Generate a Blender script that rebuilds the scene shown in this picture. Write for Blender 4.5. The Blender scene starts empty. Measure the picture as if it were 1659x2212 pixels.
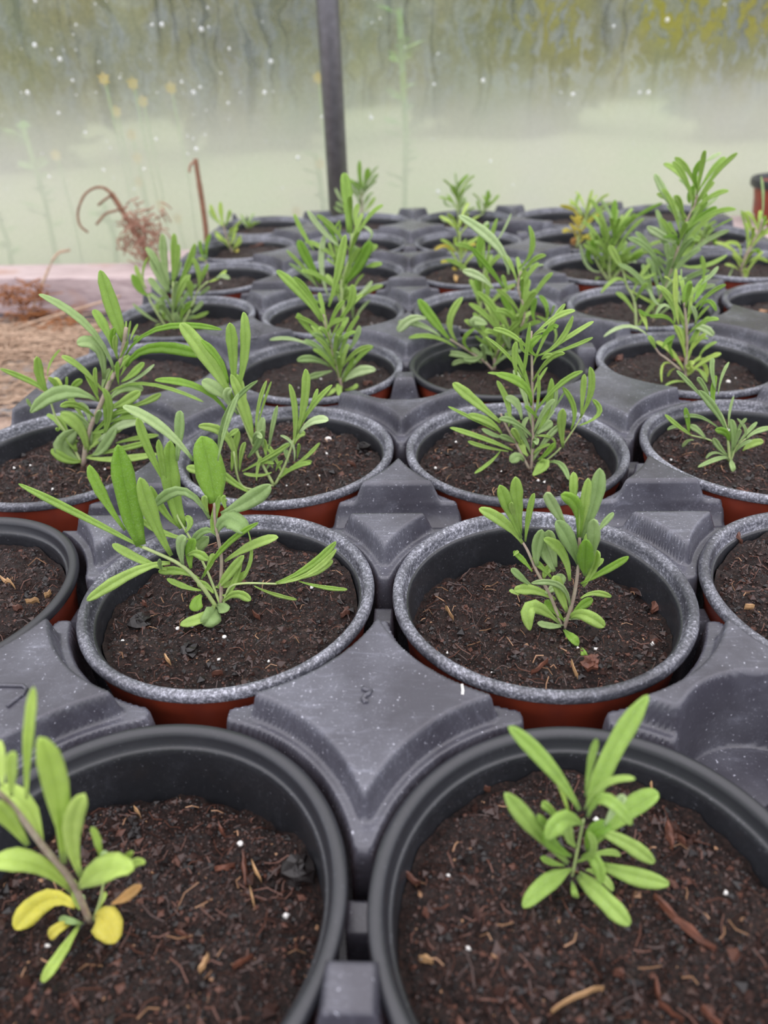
import bpy, math, random
import numpy as np
from mathutils import Vector, Matrix

# ---------------------------------------------------------------- camera, sky, exposure
S = 0.115                       # one cell of the carry trays in metres; all lengths below are in cells
F, PITCH, ROLL, YAW = 1637.27, 0.5485, -0.0435, 0.0696
EYE = np.array([-0.3494, -1.9212, 1.4705])
sc = bpy.context.scene
col = sc.collection
r0 = np.array([math.cos(YAW), math.sin(YAW), 0.0]); f0 = np.array([-math.sin(YAW), math.cos(YAW), 0.0]); k0 = np.array([0, 0, 1.0])
FW = f0 * math.cos(PITCH) - k0 * math.sin(PITCH)
U0 = f0 * math.sin(PITCH) + k0 * math.cos(PITCH)
RT = math.cos(ROLL) * r0 + math.sin(ROLL) * U0
UP = -math.sin(ROLL) * r0 + math.cos(ROLL) * U0
cd = bpy.data.cameras.new('camera'); cam = bpy.data.objects.new('camera', cd); col.objects.link(cam)
cam.matrix_world = Matrix(((RT[0], UP[0], -FW[0], EYE[0] * S), (RT[1], UP[1], -FW[1], EYE[1] * S), (RT[2], UP[2], -FW[2], EYE[2] * S), (0, 0, 0, 1)))
cd.sensor_fit = 'VERTICAL'; cd.sensor_height = 36; cd.lens = F / 2212 * 36; cd.clip_start = 0.01; cd.clip_end = 200
cd.dof.use_dof = True; cd.dof.focus_distance = 0.29; cd.dof.aperture_fstop = 10.8
sc.camera = cam
w = bpy.data.worlds.new('overcast_sky'); sc.world = w; w.use_nodes = True
nt = w.node_tree; nt.nodes.clear()
wo = nt.nodes.new('ShaderNodeOutputWorld'); wb = nt.nodes.new('ShaderNodeBackground')
tc = nt.nodes.new('ShaderNodeTexCoord'); sx = nt.nodes.new('ShaderNodeSeparateXYZ'); cr = nt.nodes.new('ShaderNodeValToRGB')
nt.links.new(tc.outputs['Generated'], sx.inputs[0]); nt.links.new(sx.outputs['Z'], cr.inputs[0]); nt.links.new(cr.outputs[0], wb.inputs[0]); nt.links.new(wb.outputs[0], wo.inputs[0])
cr.color_ramp.elements[0].position = 0.0; cr.color_ramp.elements[0].color = (0.44, 0.46, 0.52, 1)
cr.color_ramp.elements[1].position = 0.8; cr.color_ramp.elements[1].color = (1.0, 0.97, 1.01, 1)
wb.inputs[1].default_value = 1.75
sc.view_settings.view_transform = 'Standard'; sc.view_settings.look = 'None'; sc.view_settings.gamma = 1.0
sc.view_settings.exposure = 0.55
sc.view_settings.use_curve_mapping = False
sc.cycles.max_bounces = 8; sc.cycles.transparent_max_bounces = 8

# ---------------------------------------------------------------- photograph geometry
def ray(u, v):
    a = (u - 829.5) / F; b = -(v - 1106) / F
    return FW + a * RT + b * UP
def on_z(u, v, z=0.0):
    d = ray(u, v); return EYE + d * ((z - EYE[2]) / d[2])
def on_y(u, v, y, zmin=None):
    d = ray(u, v); p = EYE + d * ((y - EYE[1]) / d[1])
    if zmin is not None and p[2] < zmin: p = on_z(u, v, zmin)
    return p
def depth(p): return float(np.dot(p - EYE, FW))

# ---------------------------------------------------------------- materials
def mat(name): 
    m = bpy.data.materials.new(name); m.use_nodes = True; n = m.node_tree.nodes; n.clear()
    out = n.new('ShaderNodeOutputMaterial'); b = n.new('ShaderNodeBsdfPrincipled')
    m.node_tree.links.new(b.outputs[0], out.inputs[0]); return m, n, m.node_tree.links, b, out
def noise(n, l, scale, detail=4, rough=.55, vec=None, dist=0):
    t = n.new('ShaderNodeTexNoise'); t.inputs['Scale'].default_value = scale; t.inputs['Detail'].default_value = detail
    t.inputs['Roughness'].default_value = rough; t.inputs['Distortion'].default_value = dist
    if vec is not None: l.new(vec, t.inputs['Vector'])
    return t.outputs['Fac']
def ramp(n, l, fac, stops):
    r = n.new('ShaderNodeValToRGB'); e = r.color_ramp.elements
    while len(e) < len(stops): e.new(0.5)
    for i, (p, c) in enumerate(stops):
        e[i].position = p; e[i].color = (c, c, c, 1) if isinstance(c, (int, float)) else (*c, 1)
    l.new(fac, r.inputs[0]); return r.outputs[0]
def mixc(n, l, f, a, b, mode='MIX'):
    m = n.new('ShaderNodeMix'); m.data_type = 'RGBA'; m.blend_type = mode
    for s, v in ((0, f), (6, a), (7, b)):
        if isinstance(v, bpy.types.NodeSocket): l.new(v, m.inputs[s])
        elif isinstance(v, (int, float)): m.inputs[s].default_value = v
        else: m.inputs[s].default_value = (*v, 1)
    return m.outputs[2]
def mth(n, l, op, a, b=0.0, clamp=False):
    m = n.new('ShaderNodeMath'); m.operation = op; m.use_clamp = clamp
    for i, v in enumerate((a, b)):
        if isinstance(v, bpy.types.NodeSocket): l.new(v, m.inputs[i])
        else: m.inputs[i].default_value = v
    return m.outputs[0]
def bump(n, l, b, h, strength, dist):
    t = n.new('ShaderNodeBump'); t.inputs['Strength'].default_value = strength; t.inputs['Distance'].default_value = dist
    l.new(h, t.inputs['Height']); l.new(t.outputs[0], b.inputs['Normal'])
def objvec(n, l, scale=(1, 1, 1)):
    t = n.new('ShaderNodeTexCoord'); m = n.new('ShaderNodeMapping'); m.inputs['Scale'].default_value = scale
    l.new(t.outputs['Object'], m.inputs[0]); return m.outputs[0]
def plastic(name, base, scuff, rough, thr=.62):
    m, n, l, b, o = mat(name); v = objvec(n, l)
    big = ramp(n, l, noise(n, l, 26, 4, .6, v), [(.40, 0.15), (.66, 1.0)])
    fine = ramp(n, l, noise(n, l, 900, 6, .8, v), [(thr - .05, 0.0), (thr + .12, 1.0)])
    spk = ramp(n, l, noise(n, l, 900, 2, .5, v), [(.70, 0.0), (.76, 1.0)])
    f = mth(n, l, 'MULTIPLY', mth(n, l, 'ADD', mth(n, l, 'MULTIPLY', fine, big), mth(n, l, 'MULTIPLY', spk, .6), True), scuff, True)
    c = mixc(n, l, f, base, (.62, .63, .72))
    haze = mth(n, l, 'MULTIPLY', big, scuff * .16)
    st_ = ramp(n, l, noise(n, l, 1, 5, .7, objvec(n, l, (60, 300, 60)), 1.5), [(.55, 0.0), (.70, 1.0)]); c = mixc(n, l, mth(n, l, 'MULTIPLY', mth(n, l, 'MULTIPLY', st_, big), scuff * .22), c, (.5, .52, .64))
    c = mixc(n, l, haze, c, (.5, .52, .62)); l.new(c, b.inputs['Base Color'])
    l.new(mth(n, l, 'ADD', mth(n, l, 'MULTIPLY', noise(n, l, 60, 3, .5, v), .16), rough - .08), b.inputs['Roughness'])
    b.inputs['IOR'].default_value = 1.52
    bump(n, l, b, noise(n, l, 160, 3, .6, v), .06, .001); return m
M = {}
M['tray'] = plastic('tray_plastic', (.040, .038, .050), .9, .27)
M['rim'] = plastic('scuffed_black_plastic', (.032, .033, .042), .95, .34, .52)
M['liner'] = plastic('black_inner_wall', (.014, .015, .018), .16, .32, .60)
M['rim_clean'] = plastic('clean_black_plastic', (.022, .023, .028), .05, .33)
def simple(name, c, rough=.6, var=.25, sc_=60, c2=None, bmp=0, spec=.5):
    m, n, l, b, o = mat(name); v = objvec(n, l); f = noise(n, l, sc_, 5, .6, v)
    c2 = c2 or tuple(x * (1 - var) for x in c)
    l.new(mixc(n, l, ramp(n, l, f, [(.3, 0.0), (.7, 1.0)]), c, c2), b.inputs['Base Color']); b.inputs['Roughness'].default_value = rough
    b.inputs['Specular IOR Level'].default_value = spec
    if bmp: bump(n, l, b, f, .5, bmp)
    return m
M['terracotta'] = simple('terracotta_plastic', (.30, .050, .022), .42, .3, 90, (.20, .035, .02))
def soilmat(name, stops, rough=.42, sc_=900):
    m, n, l, b, o = mat(name); v = objvec(n, l); f = noise(n, l, sc_, 6, .7, v); g = noise(n, l, 60, 3, .5, v)
    c = ramp(n, l, f, stops); c = mixc(n, l, .5, c, ramp(n, l, g, [(.3, (.45, .42, .42)), (.7, (1, 1, 1))]), 'MULTIPLY')
    l.new(c, b.inputs['Base Color']); b.inputs['Roughness'].default_value = rough; b.inputs['Specular IOR Level'].default_value = .7
    bump(n, l, b, noise(n, l, sc_ * 1.3, 5, .75, v), 1.0, .0022); return m
M['soil'] = soilmat('damp_potting_compost', [(.32, (.006, .004, .004)), (.46, (.024, .012, .010)), (.58, (.062, .030, .024)), (.72, (.15, .075, .052))])
M['crumb_dark'] = simple('dark_crumb', (.010, .007, .007), .42)
M['crumb_brown'] = simple('brown_crumb', (.048, .022, .017), .40)
M['crumb_red'] = simple('red_brown_crumb', (.115, .046, .030), .6)
M['crumb_tan'] = simple('tan_crumb', (.36, .20, .11), .6)
M['bark'] = simple('bark', (.17, .060, .034), .6, .5, 250, (.075, .03, .02), .001)
M['tan'] = simple('tan_straw', (.55, .33, .16), .55)
M['perlite'] = simple('perlite', (.85, .83, .80), .6, .1)
def leafmat(name, c, c2, trans, tr=.30):
    m, n, l, b, o = mat(name); v = objvec(n, l)
    oi = n.new('ShaderNodeObjectInfo')
    base = mixc(n, l, oi.outputs['Random'], c, c2)
    mot = noise(n, l, 260, 4, .6, v); base = mixc(n, l, .45, base, ramp(n, l, mot, [(.3, (.62, .66, .5)), (.65, (1.15, 1.12, 1.15))]), 'MULTIPLY')
    fz = ramp(n, l, noise(n, l, 2600, 2, .5, v), [(.5, 0.0), (.7, .20)])
    base = mixc(n, l, fz, base, (.62, .72, .52)); l.new(base, b.inputs['Base Color'])
    b.inputs['Roughness'].default_value = .58; b.inputs['Specular IOR Level'].default_value = .3
    b.inputs['Sheen Weight'].default_value = .12; b.inputs['Sheen Roughness'].default_value = .4
    bump(n, l, b, noise(n, l, 1500, 3, .6, v), .35, .0006)
    t = n.new('ShaderNodeBsdfTranslucent'); t.inputs[0].default_value = (*trans, 1)
    mx = n.new('ShaderNodeMixShader'); mx.inputs[0].default_value = tr
    l.new(b.outputs[0], mx.inputs[1]); l.new(t.outputs[0], mx.inputs[2]); l.new(mx.outputs[0], o.inputs[0]); return m
M['g'] = leafmat('leaf_green', (.28, .45, .085), (.39, .55, .14), (.56, .76, .12))
M['y'] = leafmat('leaf_yellow_green', (.42, .58, .12), (.52, .66, .18), (.72, .88, .16))
M['d'] = leafmat('leaf_dark_green', (.20, .37, .045), (.28, .46, .07), (.46, .70, .05), .38)
M['s'] = leafmat('leaf_grey_green', (.29, .43, .16), (.41, .54, .24), (.50, .66, .24))
M['p'] = leafmat('leaf_pale_green', (.46, .60, .30), (.56, .68, .38), (.60, .78, .30))
M['Y'] = leafmat('leaf_yellow', (.62, .60, .08), (.66, .54, .10), (.85, .75, .12))
M['O'] = leafmat('leaf_orange', (.62, .33, .12), (.60, .42, .16), (.8, .45, .15))
M['stem'] = simple('woody_stem', (.42, .37, .27), .6, .35, 300, (.30, .21, .18))
M['stem_green'] = simple('green_stem', (.42, .52, .20), .6, .2, 300, (.34, .42, .18))
M['wood'] = None
m, n, l, b, o = mat('weathered_board'); v = objvec(n, l, (4, 60, 60)); f = noise(n, l, 5, 6, .65, v)
c = ramp(n, l, f, [(.3, (.30, .22, .23)), (.5, (.52, .41, .41)), (.72, (.68, .57, .56))]); st = ramp(n, l, noise(n, l, 14, 3, .5, objvec(n, l)), [(.60, 0.0), (.72, .55)])
l.new(mixc(n, l, st, c, (.42, .19, .09)), b.inputs['Base Color']); b.inputs['Roughness'].default_value = .75; bump(n, l, b, f, .3, .002); M['wood'] = m
M['membrane'] = simple('black_membrane', (.055, .05, .062), .6, .3, 40)
M['straw'] = simple('dry_straw', (.64, .45, .32), .7, .45, 200)
M['dead'] = simple('dead_stem', (.30, .15, .09), .7, .4, 200)
M['dead_pink'] = simple('dead_leaf', (.50, .27, .19), .7, .4, 200)
M['gravel'] = simple('gravel_soil', (.50, .37, .29), .85, .5, 120, (.22, .15, .12), .002)
M['pebble_a'] = simple('pebble_tan', (.52, .42, .34), .7, .3, 60)
M['pebble_b'] = simple('pebble_grey', (.30, .29, .29), .7, .3, 60)
M['pole'] = simple('steel_tube', (.17, .165, .18), .42, .25, 80, (.11, .105, .11)); M['pole'].node_tree.nodes['Principled BSDF'].inputs['Metallic'].default_value = .35
M['lawn'] = simple('lawn', (.32, .39, .20), .9, .3, 9, (.37, .38, .24))
M['bush'] = simple('dark_foliage', (.035, .05, .045), .8, .4, 25, (.06, .08, .04))
M['bush_blue'] = simple('blue_grey_foliage', (.045, .07, .11), .8, .4, 20, (.07, .09, .08))
M['hedge'] = simple('grey_green_hedge', (.13, .16, .12), .85, .4, 12, (.18, .19, .14))
M['weed'] = simple('bright_weed', (.22, .50, .10), .7, .3, 30)
M['flower'] = simple('yellow_flower', (.90, .62, .04), .6, .1, 30)
M['pink'] = simple('faded_pink', (.50, .30, .33), .8, .2, 30)

# polythene wall: condensation fog, run marks, olive algae on a slightly rough clear film
m, n, l, b, o = mat('fogged_polythene'); n.remove(b)
t = n.new('ShaderNodeTexCoord'); P = t.outputs['Object']; sp = n.new('ShaderNodeSeparateXYZ'); l.new(P, sp.inputs[0])
X, Z = sp.outputs['X'], sp.outputs['Z']
def mapv(s, vec=P):
    q = n.new('ShaderNodeMapping'); q.inputs['Scale'].default_value = s; l.new(vec, q.inputs[0]); return q.outputs[0]
def sstep(x, a, b_):
    q = n.new('ShaderNodeMapRange'); q.interpolation_type = 'SMOOTHSTEP'; l.new(x, q.inputs[0]); q.inputs[1].default_value = a; q.inputs[2].default_value = b_; return q.outputs[0]
hi = sstep(Z, .045, .20)
wig = noise(n, l, 18, 2, .5, P); wx = mth(n, l, 'ADD', X, mth(n, l, 'MULTIPLY', mth(n, l, 'SUBTRACT', wig, .5), .045))
cb = n.new('ShaderNodeCombineXYZ'); l.new(wx, cb.inputs[0]); l.new(Z, cb.inputs[2])
run = ramp(n, l, noise(n, l, 1, 2, .5, mapv((85, 1, 5), cb.outputs[0])), [(.53, 0.0), (.66, 1.0)])
run = mth(n, l, 'MULTIPLY', run, hi)
brd = ramp(n, l, noise(n, l, 1, 3, .55, mapv((9, 1, 6))), [(.35, 0.0), (.7, 1.0)])
fog = mth(n, l, 'SUBTRACT', .80, mth(n, l, 'MULTIPLY', hi, .18))
fog = mth(n, l, 'SUBTRACT', fog, mth(n, l, 'MULTIPLY', mth(n, l, 'MULTIPLY', brd, hi), .22))
fog = mth(n, l, 'SUBTRACT', fog, mth(n, l, 'MULTIPLY', run, .20), True)
grain = noise(n, l, 330, 3, .6, P)
fog = mth(n, l, 'ADD', fog, mth(n, l, 'MULTIPLY', mth(n, l, 'SUBTRACT', grain, .5), .22), True)
al = ramp(n, l, noise(n, l, 1, 5, .62, mapv((62, 1, 36), cb.outputs[0])), [(.45, 0.0), (.52, 1.0)])
reg = ramp(n, l, noise(n, l, 1, 2, .5, mapv((7, 1, 5))), [(.30, .15), (.48, 1.0)])
right = sstep(X, -.02, .16)
zal = mth(n, l, 'ADD', mth(n, l, 'MULTIPLY', sstep(Z, .075, .19), mth(n, l, 'ADD', mth(n, l, 'MULTIPLY', right, .62), .38)), 0.0)
alg = mth(n, l, 'MULTIPLY', mth(n, l, 'MULTIPLY', al, reg), zal, True)
tl = n.new('ShaderNodeBsdfTranslucent'); df = n.new('ShaderNodeBsdfDiffuse')
fc = mixc(n, l, mth(n, l, 'MULTIPLY', alg, .85), (.72, .735, .67), (.46, .42, .04))
dirt = mixc(n, l, ramp(n, l, noise(n, l, 1, 5, .65, mapv((16, 1, 9))), [(.38, 0.0), (.62, 1.0)]), (.66, .73, .84), (.76, .74, .52)); speck = ramp(n, l, noise(n, l, 260, 4, .7, P), [(.42, .75), (.62, 1.0)])
fc = mixc(n, l, mth(n, l, 'MULTIPLY', hi, .75), fc, mixc(n, l, 1.0, mixc(n, l, 1.0, fc, dirt, 'MULTIPLY'), speck, 'MULTIPLY'))
tint = mixc(n, l, .45, fc, ramp(n, l, noise(n, l, 6, 3, .5, P), [(.3, (.84, .92, .76)), (.5, (.94, .92, .84)), (.7, (.92, .87, .94))]), 'MULTIPLY')
l.new(tint, tl.inputs[0]); l.new(tint, df.inputs[0])
m1 = n.new('ShaderNodeMixShader'); m1.inputs[0].default_value = .28; l.new(tl.outputs[0], m1.inputs[1]); l.new(df.outputs[0], m1.inputs[2])
rf = n.new('ShaderNodeBsdfRefraction'); rf.inputs['Roughness'].default_value = .16; rf.inputs['IOR'].default_value = 1.18; rf.inputs[0].default_value = (.95, .97, .95, 1)
m2 = n.new('ShaderNodeMixShader'); l.new(mth(n, l, 'MAXIMUM', fog, mth(n, l, 'MULTIPLY', alg, .9)), m2.inputs[0]); l.new(rf.outputs[0], m2.inputs[1]); l.new(m1.outputs[0], m2.inputs[2])
l.new(m2.outputs[0], o.inputs[0]); M['polythene'] = m
m, n, l, b, o = mat('water_drop'); b.inputs['Roughness'].default_value = .08; b.inputs['Base Color'].default_value = (.95, .97, 1, 1); b.inputs['Transmission Weight'].default_value = .5; b.inputs['IOR'].default_value = 1.33; M['drop'] = m

# ---------------------------------------------------------------- helpers
def mk(name, V, Fc, m, parent=None, loc=None, smooth=True, mats=None, mi=None):
    me = bpy.data.meshes.new(name); V = np.asarray(V, float)
    me.from_pydata((V * S).tolist(), [], [tuple(f) for f in Fc])
    for q in (mats or [m]): me.materials.append(q)
    if mi is not None: me.polygons.foreach_set('material_index', np.asarray(mi, dtype=np.int32))
    if smooth: me.polygons.foreach_set('use_smooth', np.ones(len(me.polygons), bool))
    me.update(); o = bpy.data.objects.new(name, me); col.objects.link(o)
    if loc is not None: o.location = Vector([float(c) * S for c in loc])
    if parent is not None: o.parent = parent
    return o
def empty(name, loc):
    o = bpy.data.objects.new(name, None); o.empty_display_size = .01; col.objects.link(o); o.location = Vector([float(c) * S for c in loc]); return o
def tag(o, label=None, cat=None, group=None, kind=None):
    if label: o['label'] = label
    if cat: o['category'] = cat
    if group: o['group'] = group
    if kind: o['kind'] = kind
    return o
def vnoise(x, y, seed=0):
    xi = np.floor(x).astype(np.int64); yi = np.floor(y).astype(np.int64); xf = x - xi; yf = y - yi
    def h(a, b_):
        q = (a * 374761393 + b_ * 668265263 + seed * 974711) & 0x7fffffff; q = ((q ^ (q >> 13)) * 1274126177) & 0x7fffffff
        return ((q ^ (q >> 16)) & 0xffff) / 65535.0
    u = xf * xf * (3 - 2 * xf); v_ = yf * yf * (3 - 2 * yf)
    return (h(xi, yi) * (1 - u) + h(xi + 1, yi) * u) * (1 - v_) + (h(xi, yi + 1) * (1 - u) + h(xi + 1, yi + 1) * u) * v_
def lathe(prof, seg=96):
    V = []; Fc = []; k = len(prof)
    for i in range(seg):
        a = 2 * math.pi * i / seg
        for r, z in prof: V.append((r * math.cos(a), r * math.sin(a), z))
    for i in range(seg):
        j = (i + 1) % seg
        for q in range(k - 1): Fc.append((i * k + q, j * k + q, j * k + q + 1, i * k + q + 1))
    return V, Fc
def tube(pts, rad, seg=8):
    pts = [np.asarray(p, float) for p in pts]; V = []; Fc = []; n_ = len(pts)
    rads = rad if hasattr(rad, '__len__') else [rad] * n_
    ref = np.array([.31, .17, .93])
    for i, p in enumerate(pts):
        d = pts[min(i + 1, n_ - 1)] - pts[max(i - 1, 0)]; d = d / (np.linalg.norm(d) + 1e-9)
        a = np.cross(d, ref if abs(np.dot(d, ref)) < .95 else np.array([1., 0, 0])); a /= np.linalg.norm(a); b_ = np.cross(d, a)
        for q in range(seg):
            t_ = 2 * math.pi * q / seg; V.append(p + rads[i] * (math.cos(t_) * a + math.sin(t_) * b_))
    for i in range(n_ - 1):
        for q in range(seg): Fc.append((i * seg + q, i * seg + (q + 1) % seg, (i + 1) * seg + (q + 1) % seg, (i + 1) * seg + q))
    Fc.append(tuple(range(seg - 1, -1, -1))); Fc.append(tuple((n_ - 1) * seg + q for q in range(seg))); return V, Fc
def smoothpath(pts, k=5):
    pts = [np.asarray(p, float) for p in pts]
    if len(pts) < 3: return [pts[0] + (pts[1] - pts[0]) * i / k for i in range(k + 1)]
    out = []
    P_ = [2 * pts[0] - pts[1]] + pts + [2 * pts[-1] - pts[-2]]
    for i in range(1, len(P_) - 2):
        for q in range(k):
            t_ = q / k; a, b_, c_, d = P_[i - 1], P_[i], P_[i + 1], P_[i + 2]
            out.append(.5 * (2 * b_ + (c_ - a) * t_ + (2 * a - 5 * b_ + 4 * c_ - d) * t_ ** 2 + (3 * b_ - a - 3 * c_ + d) * t_ ** 3))
    out.append(pts[-1]); return out
def merge(parts):
    V = []; Fc = []
    for v_, f_ in parts:
        k = len(V); V += [tuple(q) for q in v_]; Fc += [tuple(i + k for i in g) for g in f_]
    return V, Fc
def box(a, b_):
    x0, y0, z0 = a; x1, y1, z1 = b_
    return [(x0, y0, z0), (x1, y0, z0), (x1, y1, z0), (x0, y1, z0), (x0, y0, z1), (x1, y0, z1), (x1, y1, z1), (x0, y1, z1)], [(0, 3, 2, 1), (4, 5, 6, 7), (0, 1, 5, 4), (1, 2, 6, 5), (2, 3, 7, 6), (3, 0, 4, 7)]
GROUND = -.90

# ---------------------------------------------------------------- setting
rng = random.Random(4)
def grid(x0, x1, y0, y1, nx, ny, fz):
    xs = np.linspace(x0, x1, nx); ys = np.linspace(y0, y1, ny); Xg, Yg = np.meshgrid(xs, ys); Zg = fz(Xg, Yg)
    V = np.stack([Xg.ravel(), Yg.ravel(), Zg.ravel()], 1)
    Fc = [(j * nx + i, j * nx + i + 1, (j + 1) * nx + i + 1, (j + 1) * nx + i) for j in range(ny - 1) for i in range(nx - 1)]
    return V, Fc
SL = .18
def sheet_y(x): return 7.12 + SL * (x + 5)
V, Fc = grid(-9, 9, -4.5, 7.0, 120, 90, lambda x, y: GROUND - .012 + .012 * vnoise(x * 5, y * 5, 2))
ground = tag(mk('floor', V, Fc, M['gravel']), 'pale gravel ground beside the trays', kind='structure')
# pebbles lying in the gravel on the left
pv = []
for k in range(3):
    bm_r = random.Random(k + 9); V = []
    for i in range(5):
        th = math.pi * i / 4
        for j in range(7):
            ph = 2 * math.pi * j / 7; rr = 1 + bm_r.uniform(-.14, .14)
            V.append((rr * math.sin(th) * math.cos(ph), rr * math.sin(th) * math.sin(ph) * .8, rr * math.cos(th) * .5))
    Fc = [(i * 7 + j, (i + 1) * 7 + j, (i + 1) * 7 + (j + 1) % 7, i * 7 + (j + 1) % 7) for i in range(4) for j in range(7)]
    for mm in ('pebble_a', 'pebble_b'):
        me = bpy.data.meshes.new('pebble'); me.from_pydata([tuple(c * S for c in q) for q in V], [], Fc); me.materials.append(M[mm])
        me.polygons.foreach_set('use_smooth', np.ones(len(me.polygons), bool)); pv.append(me)
for i in range(230):
    u = rng.uniform(-60, 200); v = rng.uniform(755, 900); p = on_z(u, v, GROUND)
    if p[0] > -2.62 and p[1] < 3.6: continue
    o = bpy.data.objects.new('pebble', rng.choice(pv)); col.objects.link(o); s_ = rng.uniform(.03, .085)
    o.scale = (s_, s_ * rng.uniform(.7, 1.2), s_ * rng.uniform(.7, 1)); o.rotation_euler = (rng.uniform(-.3, .3), rng.uniform(-.3, .3), rng.uniform(0, 6))
    o.location = Vector((p[0] * S, p[1] * S, (GROUND + .012) * S)); o.parent = ground
# polythene wall
V, Fc = grid(-13, 14, GROUND, 11, 160, 70, lambda x, z: sheet_y(x) + .05 * vnoise(x * .7, z * .5, 8) + .03 * vnoise(x * 2.2, z * 1.1, 5))
V = V[:, [0, 2, 1]]
wall = tag(mk('wall_back', V, Fc, M['polythene']), 'fogged clear polythene tunnel wall streaked with condensation and green algae', kind='structure')
dp = []
for i in range(170):
    u = rng.uniform(0, 1659); v = rng.uniform(-10, 440) if rng.random() < .9 else 200
    if u > 650 and rng.random() < .75: continue
    p0 = on_y(u, v, 7.5)
    for _ in range(3): p0 = on_y(u, v, sheet_y(p0[0]) - .02)
    r_ = rng.choice([.008, .010, .013, .018, .026])
    a = []
    for q in range(3):
        th = [0.02, .8, 1.5][q]
        for j in range(6): a.append((p0[0] + r_ * math.sin(th) * math.cos(j * 1.047), p0[1] - r_ * .7 * math.cos(th), p0[2] + r_ * math.sin(th) * math.sin(j * 1.047)))
    dp.append((a, [(q * 6 + j, q * 6 + (j + 1) % 6, (q + 1) * 6 + (j + 1) % 6, (q + 1) * 6 + j) for q in range(2) for j in range(6)]))
V, Fc = merge(dp); d_ = mk('water_drops', V, Fc, M['drop'], wall); tag(d_, 'clear water drops clinging to the film', kind='stuff')
# hoop post
px0 = on_y(735, 440, 7.38)
post = tag(mk('hoop_post', *tube([(px0[0] - .02, 7.38, GROUND), (px0[0], 7.38, 2), (px0[0], 7.38, 6), (px0[0], 7.34, 11)], .118, 20), M['pole']), 'upright dark grey steel tube standing against the fogged polythene wall', 'post')
# base boards
def prism(P4, z0, z1, m, name, jit=.0):
    V = [(x, y, z0) for x, y in P4] + [(x, y, z1) for x, y in P4]
    o = mk(name, V, [(3, 2, 1, 0), (4, 5, 6, 7), (0, 1, 5, 4), (1, 2, 6, 5), (2, 3, 7, 6), (3, 0, 4, 7)], m, smooth=False)
    md = o.modifiers.new('b', 'BEVEL'); md.width = .02 * S; md.segments = 2; return o
bd = prism([(-9, 6.62), (-2.75, 6.02), (-2.75, 6.72), (-9, 7.0)], GROUND, -.5, M['wood'], 'timber_board')
tag(bd, 'weathered pinkish timber board lying along the foot of the plastic wall, left of the trays', 'board')
bd2 = prism([(-3.45, 6.80), (-2.62, 6.80), (-2.62, 7.46), (-3.45, 7.34)], GROUND, -.50, M['wood'], 'timber_offcut')
tag(bd2, 'short pale timber offcut behind the back left corner of the farthest tray', 'board')
bd3 = prism([(2.66, 6.75), (8, 6.75), (8, 9.0), (2.66, 8.30)], GROUND, -.5, M['wood'], 'timber_plank')
tag(bd3, 'wide pale pink timber plank under the terracotta pot at the far right', 'board')
V, Fc = grid(-9, -2.9, 5.56, 6.12, 60, 6, lambda x, y: GROUND + .018 + .03 * vnoise(x * 2, y * 3, 3))
tag(mk('black_membrane', V, Fc, M['membrane']), 'strip of black ground membrane lying in front of the timber board', 'membrane')
def strand(p, L, az, r_, arch=.1, seg=4):
    d = np.array([math.cos(az), math.sin(az), 0]) * L; side = np.array([-math.sin(az), math.cos(az), 0]) * rng.uniform(-.3, .3) * L
    return tube([p, p + d * .33 + side * .6 + np.array([0, 0, arch]), p + d * .66 + side + np.array([0, 0, arch]), p + d], r_, seg)
sp_ = []
for i in range(1300):
    u = rng.uniform(-120, 330); v = rng.gauss(736, 12) if rng.random() < .72 else rng.uniform(755, 890)
    p = on_z(u, v, GROUND + .03)
    if p[0] > -2.75: continue
    sp_.append(strand(p + np.array([0, 0, rng.uniform(0, .05)]), rng.uniform(.15, .7), rng.gauss(0, .5) + (math.pi if rng.random() < .5 else 0), rng.uniform(.004, .009), rng.uniform(0, .03), 3))
V, Fc = merge(sp_); tag(mk('dry_straw', V, Fc, M['straw']), 'layer of dry tan straw and grass strewn on the ground at the left', 'straw', kind='stuff')
# long loose stalks over the straw and board
for k, (pts, r_, lab) in enumerate([
    ([(-20, 757), (100, 758), (190, 742), (260, 715)], .028, 'long pale dry stalk lying flat along the edge of the straw'),
    ([(-10, 800), (60, 690), (115, 560), (150, 440 + 100)], .014, 'thin tan grass stalk leaning up against the left board'),
    ([(30, 712), (90, 690), (160, 670), (260, 640)], .012, 'thin arched dry stalk crossing in front of the board')]):
    q = [on_y(u, v, 5.4 + .35 * i * (k == 1) - .25 * (k == 0), GROUND + .05) for i, (u, v) in enumerate(pts)]
    tag(mk('dry_stalk', *tube(smoothpath(q), r_, 6), M['straw']), lab, 'stalk')
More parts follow.
